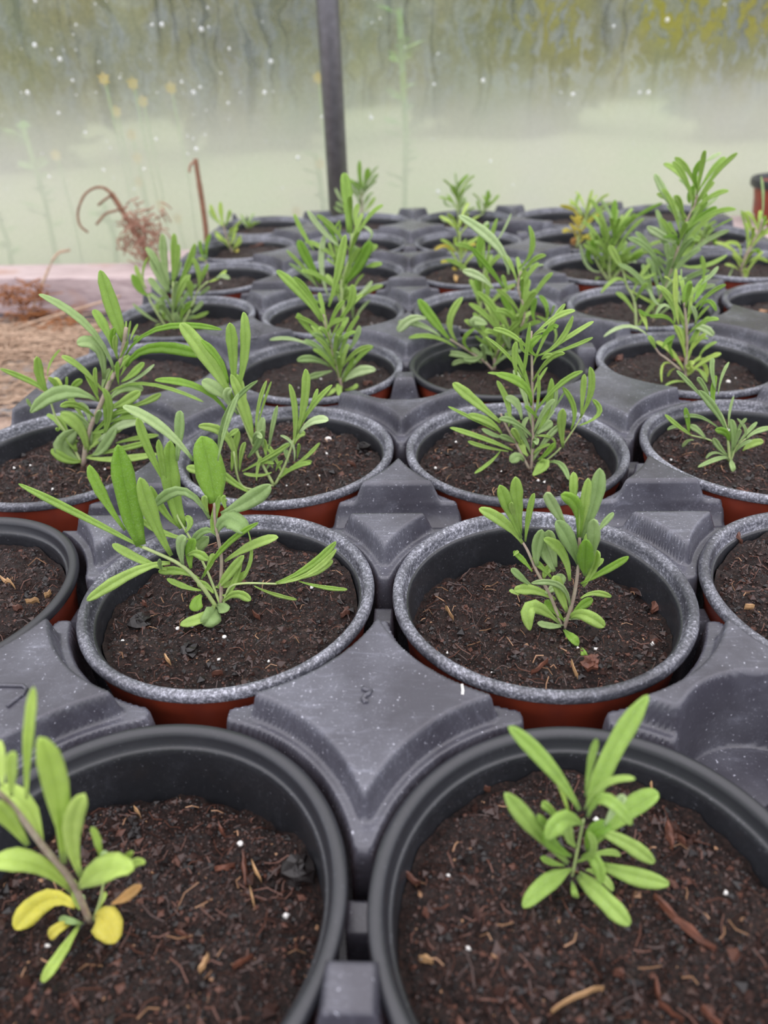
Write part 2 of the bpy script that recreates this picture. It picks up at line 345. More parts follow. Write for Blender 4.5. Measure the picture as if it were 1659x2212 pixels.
# dead weeds
dw = empty('dead_weed', (-3.62, 6.4, -.5)); tag(dw, 'brown withered weed with a bent head and curled tendrils standing behind the left board', 'dead plant')
def dpath(pts, y): return [on_y(u, v, y) - np.array([-3.62, 6.4, -.5]) for u, v in pts]
mk('stalk', *tube(smoothpath(dpath([(322, 566), (310, 530), (285, 490), (258, 445), (240, 417)], 6.6)), [.035] * 10 + [.03] * 10 + [.028], 7), M['dead'], dw)
for pts in ([(240, 418), (215, 404), (185, 418), (169, 455), (172, 485), (190, 502)], [(243, 420), (225, 432), (212, 443)], [(262, 450), (250, 455), (228, 462), (208, 485)], [(242, 418), (226, 406), (205, 405)]):
    mk('tendril', *tube(smoothpath(dpath(pts, 6.55)), .013, 5), M['dead'], dw)
tuf = []
for i in range(150):
    u = rng.gauss(302, 22); v = rng.gauss(500, 28); L = rng.uniform(14, 40); a = rng.gauss(1.2, .9)
    q = dpath([(u, v), (u + L * .5 * math.cos(a) + rng.uniform(-5, 5), v + L * .4 * math.sin(a)), (u + L * math.cos(a), v + L * math.sin(a))], 6.55 + rng.uniform(-.15, .15)); tuf.append(tube(q, .008, 3))
V, Fc = merge(tuf); tag(mk('withered_leaves', V, Fc, M['dead_pink'], dw), kind='stuff')
q = on_y(447, 505, 6.75); ds = empty('dead_stalk', (q[0], 6.75, -.5)); tag(ds, 'single upright reddish brown dead stalk beside the back left corner of the farthest tray', 'dead plant')
off = np.array([q[0], 6.75, -.5])
mk('stalk', *tube([p - off for p in smoothpath([on_y(u, v, 6.75) for u, v in [(448, 545), (445, 500), (437, 440), (429, 390), (422, 343)]])], [.03] * 15 + [.026] * 6, 7), M['dead'], ds)
mk('withered_leaf', *tube([p - off for p in smoothpath([on_y(u, v, 6.75) for u, v in [(424, 346), (412, 356), (409, 372)]])], .014, 5), M['dead_pink'], ds)
tt = []
for (u, v) in [(55, 660), (95, 690), (15, 650), (50, 700), (120, 715), (150, 712), (85, 640)]:
    for i in range(26):
        p = on_y(u + rng.gauss(0, 8), v + rng.gauss(0, 10), 5.75, GROUND + .02); tt.append(tube([p, p + np.array([rng.gauss(0, .08), rng.gauss(0, .05), rng.uniform(.02, .12)]), p + np.array([rng.gauss(0, .12), rng.gauss(0, .05), rng.uniform(.0, .12)])], .006, 3))
V, Fc = merge(tt); tag(mk('dry_grass_tufts', V, Fc, simple('rusty_grass', (.50, .20, .07), .7)), 'rusty brown dry grass tufts growing along the left timber board', 'grass', kind='stuff')

# outside, seen through the film
V, Fc = grid(-60, 60, 5.0, 130, 60, 60, lambda x, y: GROUND - .05 + .25 * vnoise(x * .3, y * .3, 6) * (y > 12))
tag(mk('lawn', V, Fc, M['lawn']), 'pale green lawn outside the polythene wall', kind='structure')
def leafcloud(c, R, n_, ls, r_, fill=.35):
    parts = []
    for i in range(n_):
        d = np.array([r_.gauss(0, 1), r_.gauss(0, 1), r_.gauss(0, 1)]); d /= np.linalg.norm(d); k = 1 - fill * r_.random()
        p = np.array(c) + d * np.array(R) * k
        if p[2] < GROUND: p[2] = GROUND + .1
        a = np.array([r_.gauss(0, 1), r_.gauss(0, 1), r_.gauss(0, 1)]); a /= np.linalg.norm(a); b_ = np.cross(a, d); b_ /= np.linalg.norm(b_) + 1e-6
        s_ = ls * r_.uniform(.6, 1.4); parts.append(([p - a * s_, p + b_ * s_ * .35 + d * .1 * s_, p + a * s_, p - b_ * s_ * .35 + d * .1 * s_], [(0, 1, 2), (0, 2, 3)]))
    return merge(parts)
rb = random.Random(12)
for (x, y, R, m_, lab) in [(-12.5, 22, (4.2, 3, 9), 'bush', 'dark bush outside the wall, leftmost and partly cut by the frame'), (-5.5, 24, (2.6, 2.6, 9), 'bush_blue', 'blue-grey bush outside, just left of the post'),
        (1.5, 27, (3.2, 3, 5), 'bush', 'low dark bush outside, just right of the post'), (7.6, 23, (2.5, 2.5, 8), 'bush_blue', 'blue-grey bush outside, right of the middle'), (14.8, 24, (4.0, 3, 9), 'bush', 'tall dark bush outside at the far right'), (-24, 34, (6, 4, 9), 'bush_blue', 'far blue-grey bush outside beyond the left edge'), (28, 34, (6, 4, 10), 'bush_blue', 'far bush outside beyond the right edge')]:
    r_ = empty('garden_bush', (x, y, GROUND)); tag(r_, lab, 'bush')
    V, Fc = leafcloud((0, 0, R[2] * .5), (R[0], R[1], R[2] * .62), 1500, .55, rb); mk('foliage', V, Fc, M[m_], r_, smooth=False)
    V = []; 
    for i in range(9):
        for j in range(14):
            th = math.pi * i / 8; ph = 2 * math.pi * j / 14; k = .86 + .12 * rb.random()
            V.append((R[0] * k * math.sin(th) * math.cos(ph), R[1] * k * math.sin(th) * math.sin(ph), max(0, R[2] * .5 + R[2] * .6 * k * math.cos(th))))
    mk('branches', V, [(i * 14 + j, (i + 1) * 14 + j, (i + 1) * 14 + (j + 1) % 14, i * 14 + (j + 1) % 14) for i in range(8) for j in range(14)], M[m_], r_)
hg = empty('far_hedge', (0, 44, GROUND)); tag(hg, 'long grey-green hedge closing the garden far behind the bushes', 'hedge')
V, Fc = leafcloud((0, 0, 7), (62, 3, 13), 9000, .9, rb, .15); mk('foliage', V, Fc, M['hedge'], hg, smooth=False)
V, Fc = grid(-60, 60, 0, 18, 90, 14, lambda x, z: 1.4 * vnoise(x * .35, z * .4, 4)); V = np.array([(a[0], a[2], a[1] + .8 * math.sin(a[0] * .9) * (a[1] > 16)) for a in V]); mk('branches', V, Fc, M['hedge'], hg)
for (u, v0_, v1_, Y, n_, lab) in [(868, 455, 20, 9.4, 26, 'tall bright green weed outside, just right of the post'), (100, 430, 270, 8.6, 16, 'bright green leafy weed outside near the left edge'), (30, 560, 440, 8.2, 12, 'low green weed outside behind the left board'), (255, 560, 430, 8.3, 10, 'small green weed outside behind the withered weed'), (690, 470, 330, 9.0, 6, 'thin green weed outside beside the post')]:
    b0 = on_y(u, v0_, Y); t0 = on_y(u, v1_, Y); b0[2] = GROUND; r_ = empty('garden_weed', b0); tag(r_, lab, 'weed')
    mk('stem', *tube([(0, 0, 0), (.05, 0, (t0[2] - b0[2]) * .5), (0, 0, t0[2] - b0[2])], .035, 6), M['weed'], r_)
    for i in range(n_):
        z_ = (t0[2] - b0[2]) * rb.uniform(.25, 1.0); a = rb.uniform(0, 6.28); L = rb.uniform(.18, .34); d = np.array([math.cos(a), math.sin(a) * .4, .35]); p = np.array([0, 0, z_]); s_ = np.array([-math.sin(a), math.cos(a), 0]) * L * .32
        mk('leaf', [p, p + d * L * .5 + s_, p + d * L, p + d * L * .5 - s_, p + d * L * .5 + np.array([0, 0, .03])], [(0, 1, 4), (1, 2, 4), (2, 3, 4), (3, 0, 4)], M['weed'], r_)
FLN = ['bright one high at the upper left', 'right one of the middle pair at the upper left', 'left one of the middle pair at the upper left', 'topmost of the orange ones at the upper left', 'nearest the post among the upper left ones', 'half way down the left pane', 'leftmost of all', 'half way down, touching the left side of the post', 'high up, touching the left side of the post', 'low, right of the withered weed', 'lowest near the upright dead stalk', 'just above the withered weed', 'lowest, near the foot of the post', 'left of the upright dead stalk tip']
for i, (u, v) in enumerate([(228, 170), (312, 218), (255, 240), (290, 180), (372, 190), (288, 290), (126, 333), (690, 352), (686, 168), (350, 440), (385, 470), (305, 390), (640, 455), (300, 340)]):
    p = on_y(u, v, sheet_y(-2 - 2 * (u < 400)) + .5 + .1 * (i % 3)); r_ = empty('yellow_flower', (p[0], p[1], GROUND)); h = p[2] - GROUND
    mk('stem', *tube([(0, 0, 0), (.03, 0, h * .5), (0, 0, h)], .012, 5), M['weed'], r_)
    V = [(0, 0, h + .02)]; 
    for j in range(12): V.append(((.075 if j % 2 else .045) * math.cos(j * .5236), -.03 + .02 * math.sin(j), h + (.075 if j % 2 else .045) * math.sin(j * .5236)))
    mk('petals', V, [(0, 1 + j, 1 + (j + 1) % 12) for j in range(12)], M['flower'], r_)
    tag(r_, 'yellow flower behind the fogged plastic, ' + FLN[i], 'flower', 'yellow flowers outside the polythene wall')

# ---------------------------------------------------------------- trays
def smin(a, b_, k=.03):
    h = np.clip(.5 + .5 * (b_ - a) / k, 0, 1); return b_ * (1 - h) + a * h - k * h * (1 - h)
def ss(t_): t_ = np.clip(t_, 0, 1); return t_ * t_ * (3 - 2 * t_)
HX, HY = 2.488, 1.488
def H(x, y):
    cx = np.clip(np.round(x), -2, 2); cy = np.clip(np.round(y), -1, 1); d = np.hypot(x - cx, y - cy)
    sx_ = np.floor(x) + .5; sy_ = np.floor(y) + .5; sx_ = np.clip(sx_, -2.5, 2.5); sy_ = np.clip(sy_, -1.5, 1.5)
    ax = np.abs(x - sx_); ay = np.abs(y - sy_); tip = np.maximum(ax, ay); e = np.minimum(HX - np.abs(x), HY - np.abs(y))
    m1 = smin(smin(d - .522, .320 - tip, .016), e - .085, .014); m2 = smin(smin(d - .484, .398 - tip, .014), e - .068, .012)
    base = np.full_like(x, -.42)
    for (qx, qy, sg) in ((-.5, -.5, 1), (.5, .5, -1)):
        hx, hy = qx, qy + sg * .168; near = (np.abs(x - qx) < .5) & (np.abs(y - qy) < .5)
        c_ = np.hypot(x - hx, y - hy) - .252; c_ = np.where((y - hy) * sg > 0, np.abs(x - hx) - .252, c_)
        m1 = np.where(near, smin(m1, c_), m1); m2 = np.where(near, smin(m2, c_ + .005), m2)
        pk = np.maximum(np.abs(x - qx), np.abs(y - (qy + sg * .30)))
        fl = -.20 + .10 * ss((.135 - pk) / .05) + .12 * ss((.085 - pk) / .045)
        base = np.where(near & (c_ < .03) & (d > .47) , fl, base)
    z = base + (-.03 - base) * ss((m2 + .020) / .028); z = z + (.05 + .03) * ss(m1 / .018 + .3)
    fz_ = np.minimum(np.minimum(.44 - tip, d - .48), .075 - e); z = np.where((fz_ > 0) & (z < -.14), -.14, z)
    lugx = np.maximum(np.abs(x - sx_), np.abs(y - cy)); lugy = np.maximum(np.abs(y - sy_), np.abs(x - cx))
    inx = (np.abs(sx_) < 2.4); iny = (np.abs(sy_) < 1.4)
    z = np.where(inx & (d > .468), np.maximum(z, base + (-.10 - base) * ss((.06 - lugx) / .025)), z)
    z = np.where(iny & (d > .468), np.maximum(z, base + (-.22 - base) * ss((.06 - lugy) / .025)), z)
    z = np.where(d < .455, np.minimum(z, -.42), z)
    k = ss((.425 - d) / .045); z = z * (1 - k) + (-.845) * k
    z = np.where(e < .002, -.88, z); return z
gx = np.linspace(-HX, HX, 766); gy = np.linspace(-HY, HY, 455); GX, GY = np.meshgrid(gx, gy); GZ = H(GX, GY)
NV = np.stack([GX.ravel(), GY.ravel(), GZ.ravel()], 1); nxg = len(gx)
qi = (np.arange(len(gy) - 1)[:, None] * nxg + np.arange(nxg - 1)[None, :]); dd_ = np.hypot(GX - np.clip(np.round(GX), -2, 2), GY - np.clip(np.round(GY), -1, 1))
qi = qi[dd_[:-1, :-1] > .33].ravel(); faces = np.stack([qi, qi + 1, qi + nxg + 1, qi + nxg], 1)
used = np.zeros(len(NV), bool); used[faces] = True; new = np.cumsum(used) - 1; NV = NV[used]; faces = new[faces]
tme = bpy.data.meshes.new('carry_tray'); tme.vertices.add(len(NV)); tme.vertices.foreach_set('co', (NV * S).astype(np.float32).ravel())
tme.loops.add(faces.size); tme.loops.foreach_set('vertex_index', faces.astype(np.int32).ravel()); tme.polygons.add(len(faces)); tme.polygons.foreach_set('loop_start', np.arange(0, faces.size, 4, dtype=np.int32))
tme.polygons.foreach_set('use_smooth', np.ones(len(faces), bool)); tme.materials.append(M['tray']); tme.update(calc_edges=True); tme.validate()
tray1 = bpy.data.objects.new('carry_tray', tme); col.objects.link(tray1)
OFF = [(0, 0), (.0282, .0135), (.0053, .0384)]
trays = []
for i, lab in enumerate(['nearest black moulded carry tray, scuffed white, with a figure 2 moulded on one raised star', 'middle black moulded carry tray holding the third to fifth rows of pots', 'farthest black moulded carry tray, its back edge against the polythene wall']):
    o = tray1 if i == 0 else tray1.copy()
    if i: col.objects.link(o)
    o.location = Vector(((OFF[i][0]) * S, (3 * i - 1 + OFF[i][1]) * S, 0)); tag(o, lab, 'tray', 'black carry trays holding the pots'); trays.append(o)
def relief(pl, closed, zz, r_, name, par, off=(0, 0)):
    q = [np.array([*on_z(u, v, zz)[:2], zz]) - np.array([off[0], off[1], 0]) for u, v in pl]
    if closed: q = q + [q[0]]
    return mk(name, *tube(q, r_, 6), M['tray'], par)
o1 = (OFF[0][0], -1 + OFF[0][1]); o2 = (OFF[1][0], 2 + OFF[1][1])
relief([(783, 1486), (790, 1490), (802, 1492), (797, 1498), (788, 1503), (784, 1509), (787, 1514), (796, 1514)], False, .053, .0065, 'moulded_figure', trays[0], o1)
relief([(-25, 1482), (5, 1480), (50, 1481), (57, 1488), (48, 1500), (15, 1526)], False, .053, .006, 'moulded_triangle', trays[0], o1)
relief([(470, 724), (482, 712), (510, 706), (545, 707), (564, 718), (556, 729), (525, 735), (490, 733)], True, .05, .005, 'moulded_oval', trays[1], o2)
for pl in ([(484, 718), (480, 727)], [(495, 719), (493, 727)], [(541, 718), (535, 720), (536, 726), (542, 726)], [(553, 716), (549, 725)]): relief(pl, False, .05, .005, 'moulded_letter', trays[1], o2)
relief([(1500 - 502, 1479), (1000, 1492), (999, 1500)], False, .052, .004, 'paint_streak', trays[0], o1).data.materials[0] = M['perlite']

# ---------------------------------------------------------------- pots
body = lathe([(.0, -.825), (.33, -.825), (.345, -.815), (.352, -.79), (.36, -.74), (.395, -.45), (.425, -.20), (.436, -.115), (.446, -.090), (.450, -.055), (.456, -.029)], 96)
rimp = lathe([(.455, -.030), (.465, -.032), (.4695, -.028), (.4710, -.018), (.4695, -.007), (.466, -.001), (.457, .002), (.446, .001), (.438, -.005), (.434, -.016), (.431, -.036), (.427, -.041)], 128)
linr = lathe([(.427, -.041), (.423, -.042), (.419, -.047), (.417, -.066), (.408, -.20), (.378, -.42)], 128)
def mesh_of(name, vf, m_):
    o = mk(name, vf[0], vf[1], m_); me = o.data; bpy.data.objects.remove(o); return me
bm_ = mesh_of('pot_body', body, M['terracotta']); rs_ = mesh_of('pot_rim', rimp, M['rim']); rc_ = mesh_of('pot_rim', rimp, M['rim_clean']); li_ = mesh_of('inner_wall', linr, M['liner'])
LETTERS = {}
def soilfun(level, seed, tilt=None):
    tx, ty = random.Random(seed).uniform(-.05, .05), random.Random(seed + 1).uniform(-.02, .09)
    if tilt is not None: ty = tilt
    def f(x, y, fine=True):
        r = np.hypot(x, y); z = level + tx * x + ty * y + .045 * (vnoise(x * 5 + 9, y * 5, seed) - .5) + .032 * (vnoise(x * 16, y * 16, seed + 3) - .5) + .020 * (vnoise(x * 38, y * 38, seed + 5) - .5)
        if fine: z = z + .011 * (vnoise(x * 85, y * 85, seed + 7) - .5)
        return z - .012 * np.exp(-((r - .40) / .02) ** 2)
    return f
def octa(r_, c, s_, jz=.7):
    V = [(s_ * r_.uniform(.6, 1.5), 0, 0), (-s_ * r_.uniform(.6, 1.5), 0, 0), (0, s_ * r_.uniform(.5, 1.2), 0), (0, -s_ * r_.uniform(.5, 1.2), 0), (0, 0, s_ * jz * r_.uniform(.6, 1.2)), (0, 0, -s_ * .5)]
    a = r_.uniform(0, 6.28); t_ = r_.uniform(-.6, .6); ca, sa, ct, st_ = math.cos(a), math.sin(a), math.cos(t_), math.sin(t_); o_ = []
    for x, y, z in V:
        x, z = x * ct - z * st_, x * st_ + z * ct; o_.append((c[0] + x * ca - y * sa, c[1] + x * sa + y * ca, c[2] + z))
    return o_, [(0, 2, 4), (2, 1, 4), (1, 3, 4), (3, 0, 4), (2, 0, 5), (1, 2, 5), (3, 1, 5), (0, 3, 5)]
def crumbs(fs, n_, nf, seed):
    r_ = random.Random(seed); V = []; Fc = []; mi = []
    def add(vf, m_):
        k = len(V); V.extend(vf[0]); Fc.extend([tuple(i + k for i in g) for g in vf[1]]); mi.extend([m_] * len(vf[1]))
    xs = []; 
    for i in range(n_):
        a = r_.uniform(0, 6.283); q = .395 * math.sqrt(r_.random()); xs.append((q * math.cos(a), q * math.sin(a)))
    xa = np.array(xs); za = fs(xa[:, 0], xa[:, 1])
    for i in range(n_):
        s_ = min(.018, .0026 * (1 / (1 - r_.random() * .985)) ** .45); t_ = r_.random(); m_ = 0 if t_ < .40 else 1 if t_ < .90 else 2 if t_ < .985 else 3
        if m_ == 3: s_ *= .6
        add(octa(r_, (xs[i][0], xs[i][1], za[i] + s_ * .25), s_), m_)
    for i in range(nf):
        a = r_.uniform(0, 6.283); q = .385 * math.sqrt(r_.random()); x, y = q * math.cos(a), q * math.sin(a); b_ = r_.uniform(0, 6.283); L = r_.uniform(.015, .05) * (1.6 if r_.random() < .12 else 1)
        p = np.array([x, y]); d = np.array([math.cos(b_), math.sin(b_)]) * L; k = np.array([-d[1], d[0]]) * r_.uniform(-.25, .25)
        P3 = []
        for t_ in (0, .5, 1):
            w_ = p + d * (t_ - .5) + k * math.sin(math.pi * t_)
            rr = np.hypot(*w_); w_ = w_ * min(1, .392 / rr) if rr > 0 else w_
            P3.append((w_[0], w_[1], float(fs(np.array([w_[0]]), np.array([w_[1]]))[0]) + .008 + .006 * math.sin(math.pi * t_)))
        t_ = r_.random(); add(tube(P3, r_.uniform(.0010, .0021), 3), 1 if t_ < .5 else 2 if t_ < .9 else 3)
    return V, Fc, mi
CM = [M['crumb_dark'], M['crumb_brown'], M['crumb_red'], M['crumb_tan']]
POTS = {}; TILT = {(2, 2): -.11, (1, 1): -.12, (1, 2): .02, (2, 1): .03, (2, 4): -.06}
def pot(tr, c_, r_, level, clean, name, label, detail, cat, group, dx=0, dy=0):
    x = c_ - 2 + OFF[tr][0] + dx; y = r_ - 2 + OFF[tr][1] + dy; seed = int(c_ * 31 + r_ * 17 + 5)
    e_ = empty(name, (x, y, -.825)); tag(e_, label, cat, group)
    def ch(nm, me):
        o = bpy.data.objects.new(nm, me); col.objects.link(o); o.parent = e_; o.location = (0, 0, .825 * S); return o
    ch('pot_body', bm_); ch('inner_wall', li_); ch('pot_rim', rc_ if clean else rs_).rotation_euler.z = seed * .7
    fs = soilfun(level, seed, TILT.get((c_, r_))); nr_, ns = (74, 170) if detail == 2 else (34, 90) if detail == 1 else (18, 56)
    rr = np.linspace(0, 1, nr_) ** .75 * .411; aa = np.linspace(0, 2 * np.pi, ns, endpoint=False); X_ = rr[:, None] * np.cos(aa); Y_ = rr[:, None] * np.sin(aa); Z_ = fs(X_, Y_)
    V = np.stack([X_.ravel(), Y_.ravel(), Z_.ravel() + .825], 1); Fc = [(i * ns + j, i * ns + (j + 1) % ns, (i + 1) * ns + (j + 1) % ns, (i + 1) * ns + j) for i in range(nr_ - 1) for j in range(ns)]
    so = mk('potting_soil', V, Fc, M['soil'], e_); tag(so, kind='stuff')
    n_, nf = ((7000, 300) if r_ < 2 else (5200, 240)) if detail == 2 else (1500, 50) if detail == 1 else (420, 12)
    V, Fc, mi = crumbs(fs, n_, nf, seed); V = np.array(V); V[:, 2] += .825
    tag(mk('soil_crumbs', V, Fc, None, so, smooth=False, mats=CM, mi=mi), kind='stuff')
    rg = random.Random(seed + 77)
    POTS[(c_, r_)] = dict(e=e_, soil=so, fs=fs, c=np.array([x, y]), loc=np.array([x, y, -.825]), level=level)
    for i in range(0 if detail == 0 else 5 if detail == 2 else 2):
        a = rg.uniform(0, 6.28); q = .36 * math.sqrt(rg.random()); px, py = q * math.cos(a), q * math.sin(a); pz = float(fs(np.array([px]), np.array([py]))[0]) + .825 + .006
        mk('perlite_grain', *octa(rg, (px, py, pz), rg.uniform(.005, .010), 1), M['perlite'], so)
    return e_
def chip(key, u0, v0_, u1, v1_, w_, m_, name='bark_chip', label=None):
    P_ = POTS[key]; L = P_['level'] + .02; a = on_z(u0, v0_, L); b_ = on_z(u1, v1_, L); wd = w_ * depth(a) / F * .5
    d = (b_ - a); t_ = d / np.linalg.norm(d); s_ = np.array([-t_[1], t_[0], 0]); V = []
    def zz(p): return float(P_['fs'](np.array([p[0] - P_['c'][0]]), np.array([p[1] - P_['c'][1]]))[0]) + .825
    rg = random.Random(int(u0)); pr = [.25, .8, 1, .9, .5, .15]
    for i, k in enumerate(pr):
        p = a + d * i / 5 + s_ * wd * .3 * rg.uniform(-1, 1) * (i not in (0, 5))
        for q, h in ((-1, .004), (-.4, .016), (.4, .016), (1, .004), (0, -.006)):
            g = p + s_ * q * wd * k; V.append((g[0] - P_['c'][0], g[1] - P_['c'][1], zz(g) + h + .006))
    Fc = [(i * 5 + j, i * 5 + (j + 1) % 5, (i + 1) * 5 + (j + 1) % 5, (i + 1) * 5 + j) for i in range(5) for j in range(5)] + [(4, 3, 2, 1, 0), (25, 26, 27, 28, 29)]
    o = mk(name, V, Fc, M[m_], P_['soil'], smooth=False)
    if label: o['label'] = label

# ---------------------------------------------------------------- plants
TS = [0, .12, .28, .45, .6, .74, .85, .93, .98, 1.0]
WP = dict(l=[.26, .38, .58, .82, .97, 1.0, .93, .72, .44, .10], r=[.12, .35, .75, .98, 1.0, .92, .76, .52, .28, .06], t=[.45, .65, .85, .97, 1.0, .95, .82, .58, .34, .08])
def leafmesh(p0, pm, p1, loc, wd, tw, shape, rg, fold=.24):
    ctl = 2 * pm - .5 * (p0 + p1); V = []; view0 = None
    for i, t_ in enumerate(TS):
        p = (1 - t_) ** 2 * p0 + 2 * t_ * (1 - t_) * ctl + t_ * t_ * p1
        d = 2 * (1 - t_) * (ctl - p0) + 2 * t_ * (p1 - ctl); d = d / (np.linalg.norm(d) + 1e-9)
        if view0 is None: view0 = (EYE - pm) / np.linalg.norm(EYE - pm)
        s_ = np.cross(view0, d); s_ /= np.linalg.norm(s_) + 1e-9; nn = np.cross(d, s_)
        if nn.dot(view0) < 0: nn = -nn
        th = tw * (.7 + .5 * t_); c_, q_ = math.cos(th), math.sin(th); s2 = s_ * c_ + nn * q_; n2 = nn * c_ - s_ * q_
        h = wd * .45 * WP[shape][i]; wob = 1 + rg.uniform(-.09, .09) * (0 < i < 8); tk = min(.010, wd * .22) * (1 if i < 8 else .4)
        for a, b_ in ((-1, fold), (-.55, fold * .85), (-.13, fold * .35), (0, -.06), (.13, fold * .35), (.55, fold * .85), (1, fold)): V.append(p - loc + s2 * h * a * wob + n2 * h * b_)
        for a, b_ in ((.6, fold * .4), (0, -.22), (-.6, fold * .4)): V.append(p - loc + s2 * h * a * wob + n2 * (h * b_ - tk))
    n_ = 10; R_ = len(TS); Fc = [(i * n_ + j, i * n_ + (j + 1) % n_, (i + 1) * n_ + (j + 1) % n_, (i + 1) * n_ + j) for i in range(R_ - 1) for j in range(n_)]
    Fc += [tuple(range(n_ - 1, -1, -1)), tuple((R_ - 1) * n_ + j for j in range(n_))]; return V, Fc
def plant(key, secs, stems, base_uv, default='g', wscale=1.0, spread=.10, fill=()):
    P_ = POTS[key]; loc = P_['loc']; zs = P_['level'] + .012; bp = on_z(base_uv[0], base_uv[1], zs); Y0 = bp[1]; rg = random.Random(key[0] * 7 + key[1] * 3 + 1); so_ = []
    for (ox, oy, s_, pts, r_, m_, dy) in stems:
        q = [(ox + x / s_, oy + y / s_) for x, y in pts]; k = len(q)
        pp = [on_y(u, v, Y0 + dy * i / max(1, k - 1), zs - .02) for i, (u, v) in enumerate(q)]
        pp[0] = pp[0] + np.array([0, 0, -.02]); sm = smoothpath(pp, 5); rad = r_ * .78 / s_ * depth(bp) / F
        o = mk('stem', *tube([p - loc for p in sm], [rad * (1 - .35 * i / len(sm)) for i in range(len(sm))], 7), M[m_], P_['e']); so_.append((o, np.array(q), sm, pp))
    def parent_for(u, v):
        return min(so_, key=lambda t_: np.min(np.hypot(t_[1][:, 0] - u, t_[1][:, 1] - v)))
    for (ox, oy, s_, txt) in secs:
        for ln in txt.strip().split('\n'):
            if not ln.strip(): continue
            p = ln.split(); xy = [tuple(float(c) for c in q.split(',')) for q in p[:3]]; wpx = float(p[3]) / s_ * wscale; cl = default; sh = 'l'; dy = None; tw = rg.uniform(-.45, .45)
            for q in p[4:]:
                if q[0] in 'gydspYO' and len(q) == 1: cl = q
                elif q in ('R', 'T'): sh = q.lower()
                elif q[0] == '@': dy = float(q[1:])
                elif q[0] == '~': tw = float(q[1:])
            (u0, v0_), (um, vm), (u1, v1_) = [(ox + a / s_, oy + b_ / s_) for a, b_ in xy]
            st = parent_for(u0, v0_); j = int(np.argmin(np.hypot(st[1][:, 0] - u0, st[1][:, 1] - v0_))); Yb = st[3][j][1]
            if dy is None: dy = rg.uniform(-spread, spread)
            a = on_y(u0, v0_, Yb, zs); c_ = on_y(u1, v1_, Yb + dy, zs + .01); b_ = on_y(um, vm, Yb + dy * .55, zs + .03)
            wd = wpx * depth(b_) / F / max(.6, math.cos(tw))
            V, Fc = leafmesh(a, b_, c_, loc, wd, tw, sh, rg); 
            o = mk('leaf', V, Fc, M[cl], st[0])
    for (si, t0_, t1_, n_, L, W, cl) in fill:
        n_ = int(n_ * .62); W *= .72
        st = so_[si]; sm = st[2]; k = len(sm) - 1
        for i in range(n_):
            t_ = (t0_ + (t1_ - t0_) * (i + .5) / n_) * k; a = sm[int(t_)] + (sm[min(int(t_) + 1, k)] - sm[int(t_)]) * (t_ % 1)
            az = i * 2.4 + rg.uniform(-.4, .4); el = rg.uniform(.5, 1.1); Lq = L * rg.uniform(.7, 1.2); d = np.array([math.cos(az) * math.cos(el), math.sin(az) * math.cos(el), math.sin(el)])
            tip = a + d * Lq; mid = a + d * Lq * .5 + np.array([0, 0, .12 * Lq]); V, Fc = leafmesh(a, mid, tip, loc, W, rg.uniform(-.5, .5), 'l', rg); mk('leaf', V, Fc, M[cl], st[0])
